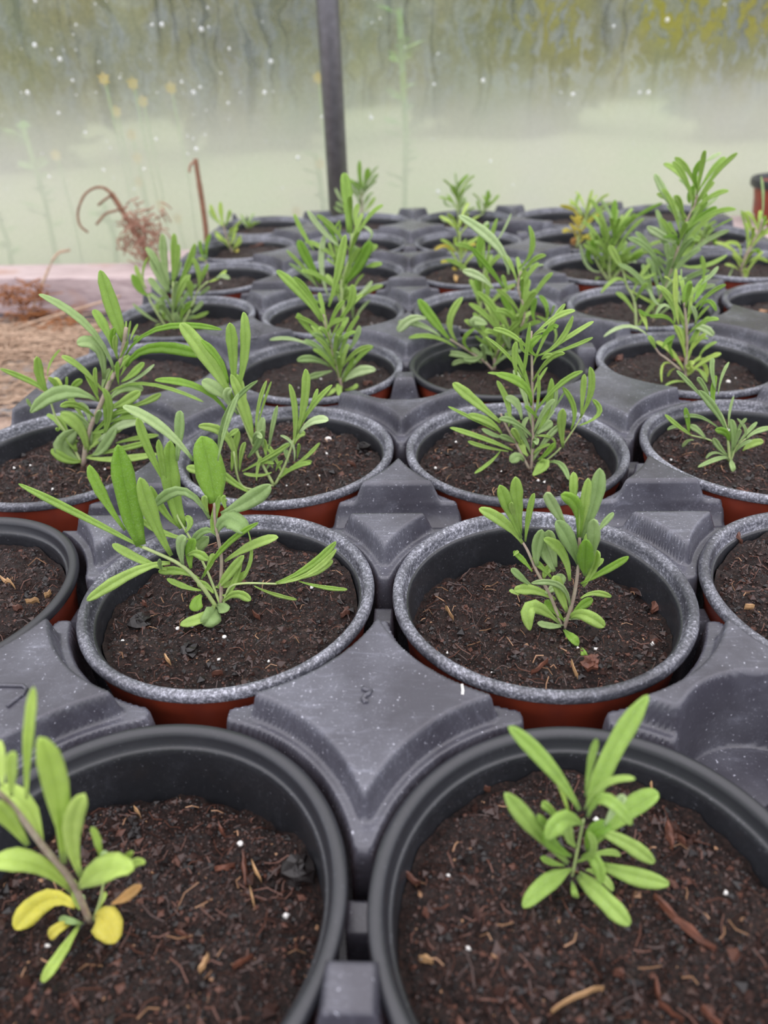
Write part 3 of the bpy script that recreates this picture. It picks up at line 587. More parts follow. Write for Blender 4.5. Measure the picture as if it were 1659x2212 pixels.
exec_labels = {
 (1, 1): ('potted_lavender', 'front left pot, its pale stemmed seedling leaning left with yellow lower leaves', 2),
 (2, 1): ('potted_lavender', 'front right pot with a compact grey-green seedling of blunt leaves in the middle', 2),
 (0, 2): ('soil_filled_pot', 'clean-rimmed compost pot cut by the left edge in the second row', 2),
 (1, 2): ('potted_lavender', 'second-row left pot with sprawling seedling, one broad leaf upright and long leaves reaching both ways', 2),
 (2, 2): ('potted_lavender', 'second-row right pot, deep black inner wall behind a bushy upright grey-green seedling', 2),
 (3, 2): ('soil_filled_pot', 'scuffed pot of bare compost cut by the right edge in the second row', 2),
 (0, 3): ('potted_lavender', 'third-row pot at the left edge with a tall many-leaved seedling over purple-brown stem', 2),
 (1, 3): ('potted_lavender', 'third-row pot holding a wide clump of thin shoots and a white perlite ball', 2),
 (2, 3): ('potted_lavender', 'third-row pot right of centre with a tall straight tan stem and leafy side shoots', 2),
 (3, 3): ('potted_lavender', 'third-row pot at the right edge with a small blue-green star-shaped seedling', 2),
 (0, 4): ('soil_filled_pot', 'compost pot at the left end of the fourth row, behind the tall leafy seedling', 1),
 (1, 4): ('potted_lavender', 'fourth-row pot with a dark-stemmed upright seedling and one round leaf low on the right', 1),
 (2, 4): ('potted_lavender', 'fourth-row pot behind the small moulded post, its seedling branching far to the left', 1),
 (3, 4): ('potted_lavender', 'fourth-row pot at the right with a bright green seedling beside an orange bark lump', 1),
 (0, 5): ('potted_lavender', 'fifth-row left end pot with a dense fan of grey-green leaves', 1),
 (1, 5): ('potted_lavender', 'fifth-row pot with a tall broad-leaved seedling on a yellow stem in front of the post', 1),
 (2, 5): ('potted_lavender', 'fifth-row middle pot with a few upright blade leaves', 1),
 (3, 5): ('potted_lavender', 'fifth-row pot with the tallest seedling, long bare tan stem topped by folded leaves', 1),
 (4, 5): ('soil_filled_pot', 'compost pot cut by the right edge in the fifth row with one tan chip', 1),
 (0, 6): ('potted_lavender', 'sixth-row left end pot with a thin forked green sprig and dry bark at the back', 1),
 (1, 6): ('soil_filled_pot', 'sixth-row pot of compost hidden behind the broad-leaved seedling', 1),
 (2, 6): ('potted_lavender', 'sixth-row middle pot with a yellowing thin seedling and one fallen orange leaf', 1),
 (3, 6): ('potted_lavender', 'sixth-row pot with a wide feathery bright green seedling', 1),
 (4, 6): ('potted_lavender', 'sixth-row right end pot with a small pale yellow-green seedling', 1),
 (0, 7): ('potted_lavender', 'seventh-row left end pot with a short yellow-green tufted seedling', 0),
 (1, 7): ('soil_filled_pot', 'seventh-row pot of dark compost second from the left', 0),
 (2, 7): ('soil_filled_pot', 'seventh-row middle pot of bare compost', 0),
 (3, 7): ('potted_lavender', 'seventh-row pot with a bright yellow seedling', 0),
 (4, 7): ('potted_lavender', 'seventh-row right end pot with a few drooping leaves by the pale plank', 0),
 (0, 8): ('potted_lavender', 'back-row left end pot with a tiny green sprout', 0),
 (1, 8): ('potted_lavender', 'back-row pot with a dark upright sprig next to the steel post', 0),
 (2, 8): ('potted_lavender', 'back-row middle pot with two short feathery green shoots', 0),
 (3, 8): ('soil_filled_pot', 'back-row pot of compost behind the yellow seedling', 0),
 (4, 8): ('soil_filled_pot', 'back-row right end pot of compost near the plank', 0)}
LEV = {(1, 1): -.15, (2, 1): -.115, (0, 2): -.09, (1, 2): -.085, (2, 2): -.135, (3, 2): -.08, (0, 3): -.10, (1, 3): -.08, (2, 3): -.10, (3, 3): -.10, (2, 4): -.15}
DXY = {(1, 1): (.008, -.028), (2, 1): (-.010, -.024), (2, 2): (.003, .012), (1, 2): (.003, .004), (1, 4): (.015, 0), (2, 4): (-.012, .0), (2, 3): (-.005, 0), (3, 2): (-.02, .01), (2, 8): (.02, 0)}
for (c_, r_), (nm, lab, det) in exec_labels.items():
    tr = 0 if r_ < 3 else 1 if r_ < 6 else 2; dd = DXY.get((c_, r_), (0, 0))
    pot(tr, c_, r_, LEV.get((c_, r_), -.11), r_ < 2 or (c_, r_) in ((0, 2), (2, 4)), nm, lab, det, 'potted plant' if 'lav' in nm else 'plant pot', 'young lavender pots in the black trays' if 'lav' in nm else 'pots showing only compost in the black trays', *dd)

A_ = (0, 1400, 1.9988); B_ = (830, 1400, 2.0012); C_ = (0, 850, 1.9988); D_ = (830, 850, 2.0012); G_ = (0, 540, 3.318); T_ = (0, 300, 1.9988); H_ = (460, 640, 3.318); I_ = (860, 640, 3.318); J_ = (1240, 700, 3.96)
K_ = (460, 560, 3.77); M0_ = (270, 480, 6.636); Q_ = (600, 340, 5.53); N_ = (940, 360, 6.38); O_ = (1180, 400, 5.925); P__ = (1300, 520, 5.53); R_ = (1400, 300, 5.53); E_ = (380, 420, 4.1475); L_ = (830, 300, 2.001)
plant((2, 1), [(*B_, '''
845,700 720,520 540,340 78 ~.1
890,690 985,450 1140,205 95 @.08 T ~.1
870,640 890,500 918,395 36
865,700 950,590 1085,565 34
795,930 650,780 525,630 80 ~.1
860,765 770,745 705,830 92 R @-.06
900,850 1030,720 1185,625 100 @.05
880,730 950,650 1070,765 64 @-.05
950,800 1060,850 1168,930 72 T
940,940 1080,985 1232,1020 80 T ~.1
840,980 945,1080 1062,1198 92 ~.1 T
812,955 700,1020 600,1122 84 R ~.1
810,1005 820,1045 830,1080 34
850,905 915,920 935,1020 66 R @-.05
825,925 900,880 880,795 36 @-.04
850,915 950,885 1022,895 32
770,765 720,700 680,670 44
790,810 720,780 665,720 38
800,720 765,600 735,500 34 y
950,770 1000,690 1042,640 48 p
780,940 720,925 680,905 34
810,900 740,860 690,800 60 d
830,860 800,820 790,760 50
870,960 930,980 990,1050 40
880,880 900,800 980,770 70 d
''')], [(*B_, [(812, 985), (830, 900), (850, 800), (862, 740)], 9, 'stem_green', 0.0)], (1245, 1885), 'g', 1.0, .06)
plant((1, 1), [(*A_, '''
115,650 120,420 145,170 52 @.04
275,930 250,640 172,390 112 y ~.1
50,640 50,540 55,450 58 y
10,600 0,480 -15,400 60
178,850 120,700 0,600 100 y
120,850 40,740 -30,670 84 y
350,985 310,800 362,635 96 y ~.1
440,930 425,850 395,775 36 y
312,1050 150,930 -30,930 100 y ~.2
338,1040 440,960 575,955 128 y R @-.05
500,945 540,910 572,880 32 y
530,955 580,930 625,925 42 y R
480,1105 540,1075 608,1025 48 O
408,1160 455,1180 495,1275 140 Y R ~.05
315,1110 200,1090 65,1215 112 Y ~.1
315,1185 260,1205 212,1250 54 Y
345,1190 270,1310 180,1442 56 y
362,1190 310,1180 255,1165 34 s
345,1130 330,1080 320,1000 40 y
430,1130 440,1090 460,1055 26
380,1140 350,1100 345,1060 50 s
460,930 455,900 450,885 40 p
''')], [(*A_, [(385, 1170), (310, 1010), (190, 860), (60, 690), (-30, 600)], 19, 'stem', -.04), (*A_, [(385, 1170), (430, 1100), (450, 1000)], 10, 'stem_green', 0.02)], (194, 1985), 'y', 1.0, .05)
plant((1, 2), [(*C_, '''
620,668 400,550 80,390 38 @.05
608,655 550,450 510,222 108 d @.03 T ~.1
540,590 450,450 385,310 52 d
740,700 660,540 605,365 74 g
735,732 580,770 375,895 58 g @-.05
720,760 600,715 485,650 44
930,470 905,330 870,185 138 d T ~.15
905,540 790,420 660,492 52 s
935,600 985,545 1065,600 92 s @-.04
955,520 1060,470 1166,395 80 s
870,800 970,660 1115,558 30 d
970,725 1080,660 1200,620 48
1190,818 1330,750 1450,640 38 @.03
1190,822 1340,775 1452,672 28
1290,800 1370,770 1436,720 28
1290,810 1390,835 1500,846 22
1100,832 1180,865 1282,890 20
958,905 1020,865 1082,895 44 @-.05
925,910 880,965 778,996 52 @-.06
935,925 915,960 880,1002 92 s R @-.08
935,915 960,925 975,945 60 s @-.06
870,850 800,835 720,800 30
860,800 770,765 685,772 42
825,755 820,690 840,628 50 d
790,580 740,400 735,205 84 g @.04 T ~.1
780,580 710,510 650,400 36
740,430 645,250 595,105 44
765,290 775,170 778,75 50 s
835,290 700,150 530,55 52 s
720,400 700,300 685,200 34
940,290 980,130 1030,0 26 s
820,630 700,600 600,540 36
975,500 965,460 975,450 36
900,520 885,470 888,445 32
1070,590 1085,700 1050,790 20
940,840 980,790 1052,700 46
930,835 1000,820 1072,762 34
940,620 890,590 830,640 38 s
880,790 910,730 918,690 32
790,740 780,660 800,620 52 s
930,600 920,560 950,440 34
700,760 690,740 690,715 20 s
800,600 820,560 800,530 34
870,870 850,900 850,940 60 d @-.04
920,860 890,830 850,820 40
960,870 1000,840 1045,700 30
870,700 850,670 900,620 60 s
810,700 850,690 900,720 44
''')], [(*C_, [(945, 925), (870, 830), (780, 740), (615, 662)], 13, 'stem_green', -.03), (*C_, [(952, 915), (955, 800), (955, 700), (930, 560), (925, 470)], 11, 'stem', .03), (*C_, [(950, 900), (900, 780), (830, 640), (770, 540), (760, 490)], 8, 'stem_green', .10), (*C_, [(958, 900), (990, 840), (1050, 820), (1195, 822)], 8, 'stem_green', -.02)], (475, 1312), 'g', 1.0, .05)
plant((2, 2), [(*D_, '''
600,650 520,560 410,498 54 ~.1
592,625 540,500 500,398 58
590,605 575,480 568,362 60 ~.1
575,560 556,510 550,470 26
610,640 625,530 648,432 32
840,625 835,490 765,440 62 d
795,600 740,500 702,430 58 s
818,510 818,420 818,340 40
845,625 860,500 882,368 50
850,625 905,480 932,325 70 s ~.1
920,600 950,560 992,515 30 s
842,745 800,640 745,552 74 s @-.04
878,760 905,640 905,545 62 s
866,790 870,710 872,632 80 d R @-.06 ~0
860,835 905,750 920,680 50
850,822 945,770 1056,705 36 d
802,810 770,690 690,628 50
660,745 660,670 682,590 60 s
742,750 725,660 708,592 58 s
735,770 705,700 690,650 64 s
722,795 680,750 632,712 32
640,770 600,720 558,682 28 d
640,835 590,795 550,758 36 s
740,892 650,850 562,852 52
802,925 760,830 636,820 32 s @-.04
790,945 760,860 735,790 58
850,885 910,862 982,880 30
800,972 860,955 952,1010 66 @-.06
780,990 800,970 900,970 26 s
778,1003 720,1005 662,992 34 s @-.05
765,1000 640,920 630,1025 70 R @-.08
812,960 850,920 902,888 42 d
775,980 730,930 695,895 42 d
690,932 650,928 614,938 16 d
776,1020 805,1050 842,1085 42 d @-.08
850,1098 860,1118 870,1146 32 d @-.1
905,765 930,735 942,712 26
700,860 740,830 770,780 60 s
690,800 700,770 730,745 40
580,870 560,860 543,848 20
560,700 570,690 580,680 18
850,700 880,650 890,600 50
''')], [(*D_, [(778, 1000), (805, 930), (825, 850), (840, 740), (845, 620)], 12, 'stem', .0), (*D_, [(770, 990), (720, 880), (660, 770), (625, 690), (600, 645)], 10, 'stem', .08)], (1219, 1352), 'g', 1.0, .05)
plant((0, 3), [(*G_, '''
890,655 800,400 718,145 112 g ~.1 T
825,885 640,560 278,318 64 s
810,705 750,560 668,428 76
830,745 805,640 822,560 50 d
745,925 700,700 552,672 104 s
900,755 1150,560 1592,572 50 d
905,835 1100,700 1465,762 96 ~.2 d
760,865 730,780 712,708 44 d
842,782 825,690 832,610 48
712,1085 655,960 603,850 44
702,1035 685,930 685,842 34
730,1005 750,920 788,850 38 s
852,965 842,880 845,798 34 d
862,905 895,840 912,788 28
870,945 950,890 1033,808 56
882,965 990,915 1107,820 28 p
890,655 898,590 905,508 18
915,655 925,580 937,508 18
935,645 955,590 988,530 22
850,785 890,720 915,650 26
958,655 970,630 998,620 26
785,1022 1050,960 1460,1090 32
790,1065 900,985 1025,1005 88 s
800,1135 900,1085 1005,1015 84
900,1135 1050,1085 1152,1028 52 g
705,1085 450,1020 218,1168 112 s ~.1 R @-.05
365,1055 260,960 0,850 48 @.03
362,1055 290,930 265,765 72
340,905 360,810 432,712 20
382,1045 405,970 345,915 48
445,1035 425,960 380,925 50 y
476,1025 478,960 480,908 24
500,1025 535,970 590,930 54
245,1145 215,1110 192,1065 28 s
745,1325 790,1150 738,990 56 @-.05
650,1405 610,1240 430,1165 62 s
450,1295 400,1220 335,1180 38
640,1235 620,1150 555,1105 60 s
760,1205 850,1165 942,1148 34
770,1150 860,1100 960,1080 60
760,1250 900,1200 1060,1210 40
690,1250 700,1200 715,1150 50 s
'''), (*C_, '''
355,292 290,285 222,240 44 @-.04
345,290 270,230 335,155 86 s R
375,255 345,150 260,90 58
385,245 400,205 442,185 62 R
370,275 500,285 682,262 34
380,270 520,240 640,210 28
440,230 490,165 552,128 44
450,185 465,90 450,-5 46
500,215 580,195 685,180 24
425,205 520,140 640,112 46 p
400,170 500,140 560,60 40
300,190 270,140 240,100 40
260,150 250,155 245,150 20
330,250 310,200 330,190 60
400,260 440,240 500,150 50 s
''')], [(*C_, [(355, 298), (380, 180), (430, 60), (475, -50), (520, -140), (545, -285)], 15, 'stem', .05), (*C_, [(350, 290), (290, 180), (240, 100), (212, 10)], 8, 'stem_green', .06)], (178, 998), 'g', 1.0, .07, fill=[(0, .1, .55, 9, .28, .045, 'g')])
plant((1, 3), [(*T_, '''
1010,1130 905,960 778,796 76 g ~.1
985,1055 950,960 868,868 34 d
1010,1080 1005,930 992,795 54 g ~.1
1022,1100 1055,930 1052,748 48 g
1062,1190 1040,1100 1010,1015 58 g
980,1180 860,1075 668,1042 36 d
1000,1135 945,1090 872,1045 64 s
1030,1190 980,1120 1000,1080 40 s
'''), (*C_, '''
945,290 975,90 1112,-55 26 s
1020,350 985,190 856,142 44
1080,428 1010,385 935,325 36
945,345 870,335 805,318 42
1000,335 1010,250 1030,160 32
985,190 1000,175 1030,155 26
'''), (*H_, '''
285,1040 240,850 130,560 84 g ~.1
310,985 325,800 385,605 34
315,960 360,780 418,612 22
400,1095 425,950 462,785 40 s
362,1085 345,980 362,870 70 s
572,1085 590,850 548,630 52
602,985 655,750 665,522 72 g ~.1
590,1015 690,820 855,635 42
640,905 715,760 750,662 32
620,985 710,900 828,888 66 p @-.03
580,1065 615,1000 662,985 48
582,1185 570,1060 482,998 26 p
210,1255 400,1150 548,1055 40
190,1255 205,1130 232,1048 44
250,1155 320,1060 350,958 60 s
580,1205 670,1150 765,1050 34
560,1235 640,1195 710,1185 28
602,1165 612,1100 615,1058 30
540,1190 525,1130 522,1100 42 s
470,1300 510,1270 530,1232 36
420,1262 330,1285 218,1270 30
312,1322 320,1230 345,1148 32
450,1255 470,1210 500,1180 30
380,1150 370,1060 360,1040 50
430,1230 420,1180 440,1100 34
330,1230 360,1190 440,1200 30
''')], [(*C_, [(1180, 378), (1130, 300), (1080, 190), (1040, 90), (1010, 40)], 9, 'stem_green', .05), (*C_, [(1180, 378), (1100, 415), (1035, 385), (1010, 250)], 8, 'stem_green', -.03), (*C_, [(1185, 378), (1230, 310), (1265, 210), (1290, 120)], 8, 'stem_green', .04)], (590, 1039), 'g', 1.0, .06, fill=[(0, .1, .5, 6, .22, .04, 's'), (2, .0, .3, 4, .16, .035, 'g')])
plant((2, 3), [(*I_, '''
732,905 560,760 392,622 84 g ~.1
792,935 790,780 708,605 48 g
952,785 900,640 700,558 68 d
940,685 830,590 642,548 30
902,605 800,440 628,290 28
850,565 835,450 845,328 54 g ~0
892,605 915,450 945,190 34
1002,432 945,365 1032,278 56 d
1002,425 1150,330 1252,140 46 g
1042,415 1210,300 1402,180 40
1042,425 1220,370 1396,295 34
1030,455 1060,430 1112,428 46
970,705 1000,620 1070,508 24
970,905 1005,730 1005,560 28
885,885 850,770 768,728 66 s
1000,875 960,830 908,785 34 d
1000,955 1070,820 1100,588 56 g ~.1
1060,885 1120,780 1132,650 32 s
1070,875 1140,770 1205,668 18 s
1182,1085 1170,930 1182,808 68 g ~.1
1240,955 1262,800 1180,652 46
1302,875 1380,690 1375,508 56 g ~.1
1310,875 1325,700 1335,558 46
1302,925 1440,840 1392,738 44
1000,985 1050,940 1105,900 70 s
930,1015 900,930 935,868 38 s
882,1065 850,1000 820,950 60
742,985 650,900 500,850 60 g
702,965 560,890 358,790 28 g
822,1105 640,1030 372,942 44 @-.04
790,1112 620,1080 500,1040 34
730,1112 660,1190 548,1270 30
930,1145 890,1080 922,1038 72 g ~0
902,1182 860,1150 808,1192 80 s @-.03
992,1200 1050,1200 965,1285 90 R @-.06
1060,1195 1160,1200 1222,1315 46 s @-.08
1000,1172 1060,1130 1122,1050 44 d
1122,1105 1110,1020 1000,1000 24
842,1055 790,1020 730,1000 50 s
970,1135 1010,1090 1090,1060 30
980,335 1100,230 1132,228 44 d
960,300 1000,260 1060,240 34
950,420 890,380 880,300 30
760,1000 700,1000 600,950 40 s
''')], [(*I_, [(955, 1235), (965, 1050), (965, 900), (960, 560), (955, 250)], 14, 'stem', .05), (*I_, [(950, 1225), (860, 1085), (780, 940), (735, 840)], 13, 'stem', .04), (*I_, [(985, 1205), (1140, 1112), (1240, 980), (1330, 840)], 10, 'stem_green', .0)], (1146, 1012), 'g', 1.0, .06, fill=[(0, .05, .45, 12, .24, .042, 's'), (0, .5, 1.0, 10, .24, .035, 'g')])
plant((3, 3), [(*J_, '''
1300,905 1220,750 1068,568 74 s ~.1
1172,710 1010,530 878,398 42 s
1182,690 1110,530 1055,460 48 s
1212,725 1185,600 1215,440 50 d
1212,565 1180,400 1190,290 48 s
1232,605 1265,450 1327,325 30 s
1322,905 1330,760 1366,618 26
1342,1135 1370,980 1342,815 70 s ~.1
1010,955 900,880 778,775 44 g
982,935 975,830 953,715 50 d
1002,955 900,880 798,905 34
1242,895 1080,795 938,795 40
1122,975 1060,910 990,868 58 s
1322,1015 1300,930 1208,905 72 d
1392,925 1430,860 1476,808 36 s
1402,1005 1470,920 1395,808 28 s
1402,1025 1480,930 1566,838 40 s
1472,985 1560,920 1700,885 50 s
1372,1105 1430,1040 1522,995 38
1442,1085 1530,1020 1622,1010 78 g R
1312,1125 1240,1050 1195,975 58 s
1322,1152 1240,1150 1060,1225 46 @-.1
1345,1155 1350,1200 1366,1262 52 @-.1
1302,1135 1200,1100 1128,1152 30
1022,992 970,1000 928,1052 36 s
1360,1080 1400,960 1420,900 40 s
''')], [(*J_, [(1342, 1158), (1320, 1020), (1310, 920), (1262, 780), (1195, 690)], 16, 'stem_green', .03), (*J_, [(1335, 1140), (1200, 1012), (1000, 950)], 12, 'stem_green', .04), (*J_, [(1345, 1150), (1390, 1050), (1470, 980)], 11, 'stem_green', 0.)], (1579, 992), 's', 1.0, .05)
plant((1, 4), [(*K_, '''
882,505 740,300 518,92 84 g ~.1
1042,475 1125,350 1130,208 74 g ~.1
842,645 760,540 688,440 60
932,645 950,540 1096,485 34
982,705 1010,620 1058,548 44
832,725 650,650 462,658 36 p
1112,725 1165,640 1190,540 44 g
'''), (*T_, '''
1420,725 1460,580 1492,415 42 g
'''), (*H_, '''
842,505 720,450 602,462 60 s
852,535 760,560 688,582 54 s
945,612 1040,540 1168,528 78 p R
942,672 1000,660 1038,630 34
912,680 905,640 905,720 50
822,465 760,400 728,390 28 s
932,575 985,500 1002,408 38
982,385 1025,300 1052,212 48 s
882,385 895,300 932,212 44
832,285 850,190 962,162 38
862,475 880,425 935,420 34
812,715 850,690 885,655 34
''')], [(*H_, [(920, 640), (905, 560), (868, 460), (838, 330), (790, 130)], 14, 'stem', .03)], (736, 838), 'g', 1.0, .06, fill=[(0, .05, .95, 34, .26, .042, 'g'), (0, .1, .7, 14, .2, .04, 's')])
plant((2, 4), [(*I_, '''
372,312 260,180 145,22 80 d ~.1
302,285 150,200 0,185 50 p
200,160 90,165 0,255 80 p
422,372 250,290 75,300 38 g
422,325 370,180 462,8 60 g
542,405 470,320 552,230 34 d
602,475 450,420 315,412 50 s
522,485 450,465 386,495 40 s
602,405 560,450 468,450 50 s
752,305 640,150 508,52 46 g
722,245 690,100 610,-5 54 g
902,205 830,130 738,-12 50 d
922,225 850,150 698,118 40 g
982,185 965,100 990,12 44 d
1062,185 1065,80 1010,-5 40 d
1102,175 1160,140 1218,120 40
1112,345 1120,230 988,140 26
1070,155 1072,110 1076,78 16
1095,155 1105,110 1120,62 18
802,385 775,300 742,225 68 s
832,395 850,280 812,100 44 g
802,395 650,345 552,282 26
700,420 620,380 640,300 60 s
600,240 540,180 640,200 80 s R
'''), (*N_, '''
1012,1485 850,1080 325,675 150 p ~.1
950,1680 750,1400 482,1095 95 d
800,1680 620,1520 378,1435 120 p
1150,1405 1330,1150 1292,815 84 g
1130,1405 1300,1375 1498,1352 42 p
1000,1700 960,1600 930,1490 70 g
1180,1700 1250,1600 1230,1420 100 g
''')], [(*I_, [(690, 500), (700, 420), (780, 320), (880, 220), (905, 100), (860, -60), (880, -180)], 14, 'stem', .05), (*I_, [(680, 505), (620, 470), (520, 402), (372, 308)], 12, 'stem', .0)], (1068, 793), 'g', 1.0, .07, fill=[(0, .02, .5, 22, .30, .05, 'g'), (0, .3, .95, 18, .26, .042, 'g'), (1, .0, .5, 8, .2, .045, 's')])
plant((3, 4), [(*P__, '''
920,1005 880,700 886,335 68 y ~.1
862,1005 850,800 700,578 60 g
852,515 800,455 742,428 25 y
970,745 1000,610 1066,478 80 d ~.1
1100,725 1160,620 1242,478 88 d ~.1
1182,525 1290,430 1392,308 58 p
1202,505 1225,350 1198,178 48 g
872,1015 760,910 576,912 58 d
622,885 520,880 438,818 48 d
852,835 740,770 648,885 50 p
542,1065 510,950 446,828 58 y
562,1145 310,1020 20,1150 50 p
642,1295 600,1200 555,1150 70 g
1062,1245 1130,1180 1276,1168 38 g
1162,1405 1230,1290 1376,1208 48 g
1052,1465 1120,1430 1185,1378 40 y
1062,1505 1200,1410 1296,1450 24 y
1122,1005 1120,880 1068,775 58 p
1102,1005 1190,870 1286,778 42 g
1152,835 1270,720 1368,842 58 d
1082,1055 1200,1040 1335,1135 108 p
1132,1025 1230,960 1336,940 28 p
982,1245 960,1120 880,1028 78 g
860,1405 810,1250 868,1128 60 d
722,1285 780,1200 850,1158 68 d
1000,1625 1060,1540 998,1495 90 y R
1082,1525 1220,1480 1252,1648 58 y
1082,1525 1180,1560 1256,1690 48 g
902,1505 740,1470 718,1695 32 y
872,1525 820,1560 788,1625 34 y
1032,1700 880,1680 746,1742 34 g @-.08
942,765 920,680 922,598 28 p
1062,785 1070,720 1082,668 38 y
702,765 640,730 558,578 40 p
962,440 950,400 952,335 24 p
930,475 970,455 1015,442 24 p
''')], [(*P__, [(1010, 1610), (1005, 1450), (1018, 1200), (1005, 950), (985, 740)], 26, 'stem', .03), (*P__, [(960, 1515), (760, 1400), (680, 1340), (560, 1150)], 18, 'stem', .02)], (1482, 822), 'y', 1.0, .06, fill=[(0, .0, .35, 10, .22, .04, 'y'), (0, .4, 1., 16, .24, .04, 'g')])
plant((0, 5), [(*M0_, '''
640,905 560,550 540,165 130 s ~.1
680,905 700,500 702,160 108 g ~.1
700,855 745,600 776,315 78 g
642,1005 500,650 295,362 110 s
612,1005 500,780 368,515 150 s ~.1
332,1055 210,950 105,745 125 d
302,955 220,800 150,615 78 g
282,925 258,700 335,498 42 g
602,1085 480,970 345,795 118 s
762,905 890,650 1002,305 108 g
722,1255 790,1000 935,755 108 g
482,1355 480,1150 625,1075 68 g
482,1435 300,1330 110,1165 56 s
802,1405 850,1250 995,1145 108 d
952,1375 1050,1350 1196,1285 66 g
952,1305 1030,1230 1115,1135 78 s
952,1105 940,950 900,825 108 g
1052,955 1060,750 978,508 86 g
1092,855 1150,710 1192,595 56 g
742,785 770,650 792,565 88 s
1052,1055 1120,1000 1215,925 58 s
852,1255 820,1150 788,1095 68 s
1202,855 1330,800 1456,685 58 y
1302,805 1400,770 1505,812 78 p
502,1165 420,1070 328,1040 58 d
622,1405 550,1350 602,1245 58 g
455,1550 445,1490 520,1460 24 g
600,1300 560,1200 540,1100 60 s
800,1500 760,1400 700,1300 90 s
''')], [(*M0_, [(700, 1525), (685, 1250), (690, 850)], 26, 'stem_green', .03), (*M0_, [(610, 1505), (400, 1200), (330, 1050)], 22, 'stem_green', .03), (*M0_, [(800, 1470), (960, 1200), (1050, 980), (1190, 850)], 22, 'stem_green', .0)], (372, 708), 's', 1.0, .06, fill=[(0, .0, .5, 14, .26, .05, 's')])
plant((1, 5), [(*Q_, '''
602,1655 520,1300 560,925 84 p ~.1
800,1505 960,1300 1105,1000 150 d ~.1
1070,1005 1120,900 995,815 44 p
512,1505 370,1250 245,990 140 d ~.1
745,1065 560,900 355,635 78 p
432,1105 300,900 195,675 64 g
842,905 830,500 788,185 150 g ~.1
952,905 925,700 965,555 78 g
702,1085 650,900 525,735 58 d
732,1005 735,900 748,795 32 g
642,905 700,820 745,755 34 g
452,1505 340,1350 105,1108 52 g
482,1555 330,1400 135,1265 48 s
562,1745 450,1720 365,1678 48 d
922,1655 1030,1600 1128,1475 58 p
922,1565 950,1480 1026,1395 38 g
1050,1305 1130,1290 1248,1268 68 g
1082,1155 1130,1100 1188,1045 68 g
902,1205 915,1120 952,1075 78 s
932,1985 970,1850 1100,1705 38 s
912,1955 895,1850 900,1725 44 s
702,1305 640,1250 585,1205 38 g
702,1205 640,1100 615,1015 48 g
760,1700 850,1650 900,1520 110 g
600,1700 700,1600 690,1500 80 g
''')], [(*Q_, [(790, 1985), (780, 1750), (765, 1500), (860, 1200), (890, 900)], 30, 'stem_green', .05)], (742, 698), 'g', 1.0, .07, fill=[(0, .1, 1., 26, .30, .05, 'g')])
plant((2, 5), [(*N_, '''
652,1405 600,1150 735,775 120 d
722,1305 770,1000 856,715 66 g
822,1055 930,900 1050,645 36 p
690,1005 670,850 740,765 58 p
640,1850 600,1650 560,1500 110 d
700,1900 720,1700 700,1500 100 g
''')], [(*N_, [(620, 2080), (640, 1800), (680, 1400), (720, 1200)], 20, 'stem_green', .0)], (1036, 688), 'g', 1.0, .05, fill=[(0, .0, .8, 14, .28, .05, 'g')])
plant((3, 5), [(*R_, '''
602,605 560,400 685,235 78 d ~.1
682,275 760,225 872,168 52 p
402,955 230,700 78,418 100 p ~.1
452,1135 600,960 825,812 84 d
562,955 660,800 685,648 84 g
422,1055 330,900 225,798 56 p
332,1255 170,1160 -10,1050 104 p
352,1305 320,1170 180,1180 50 d
502,765 490,690 548,555 76 d
562,905 700,800 845,678 50 p
352,1155 290,1080 248,990 54 g
452,1305 520,1200 625,1208 84 g
402,1405 500,1300 562,1150 86 g
332,1485 620,1530 945,1385 56 g
202,1405 120,1350 58,1318 48 g
650,1705 665,1550 638,1398 66 g
252,1505 230,1350 228,1248 84 s
482,625 430,530 365,488 36 p
702,1105 850,1030 1015,948 26 g
302,1455 200,1480 128,1398 48 s
'''), (*O_, '''
1000,1120 1150,1210 1402,1128 58 g
1012,1162 1150,1240 1305,1252 56 p
1042,1285 900,1200 696,1385 54 g
1052,1325 1250,1450 1495,1562 44 y
1000,1100 900,950 810,770 110 g
''')], [(*R_, [(60, 2160), (130, 1950), (220, 1700), (300, 1500), (385, 1200), (450, 1000), (560, 780), (595, 600)], 22, 'stem', .02), (*O_, [(1160, 1900), (1130, 1500), (1030, 1290), (985, 1110), (850, 800)], 24, 'stem_green', .04)], (1404, 708), 'g', 1.0, .07, fill=[(0, .0, .45, 30, .34, .055, 's'), (0, .45, 1., 30, .30, .05, 'g'), (1, .0, .4, 8, .24, .045, 'g')])
plant((0, 6), [(*M0_, '''
1150,545 1090,400 1075,265 68 d
1172,535 1170,350 1226,175 68 d
1162,565 1120,530 1045,525 48 y
1180,600 1130,700 1100,800 60 g
''')], [(*M0_, [(1185, 830), (1175, 690), (1162, 540)], 14, 'stem', .0)], (448, 606), 'g', 1., .03)
plant((2, 6), [(*N_, '''
272,1185 150,1090 -10,1150 50 Y
292,1345 200,1300 74,1320 50 Y
332,1125 280,1050 292,965 58 y
352,1265 350,1150 352,1055 58 y
342,1455 290,1430 245,1385 50 Y
382,1185 400,1080 425,995 38 g
402,1155 480,1090 566,1068 38 Y
300,1600 285,1545 292,1488 70 O @-.02
''')], [(*N_, [(352, 1445), (348, 1250), (330, 950), (305, 810)], 24, 'stem_green', .0)], (995, 590), 'y', 1., .04, fill=[(0, .0, 1., 22, .22, .04, 'y')])
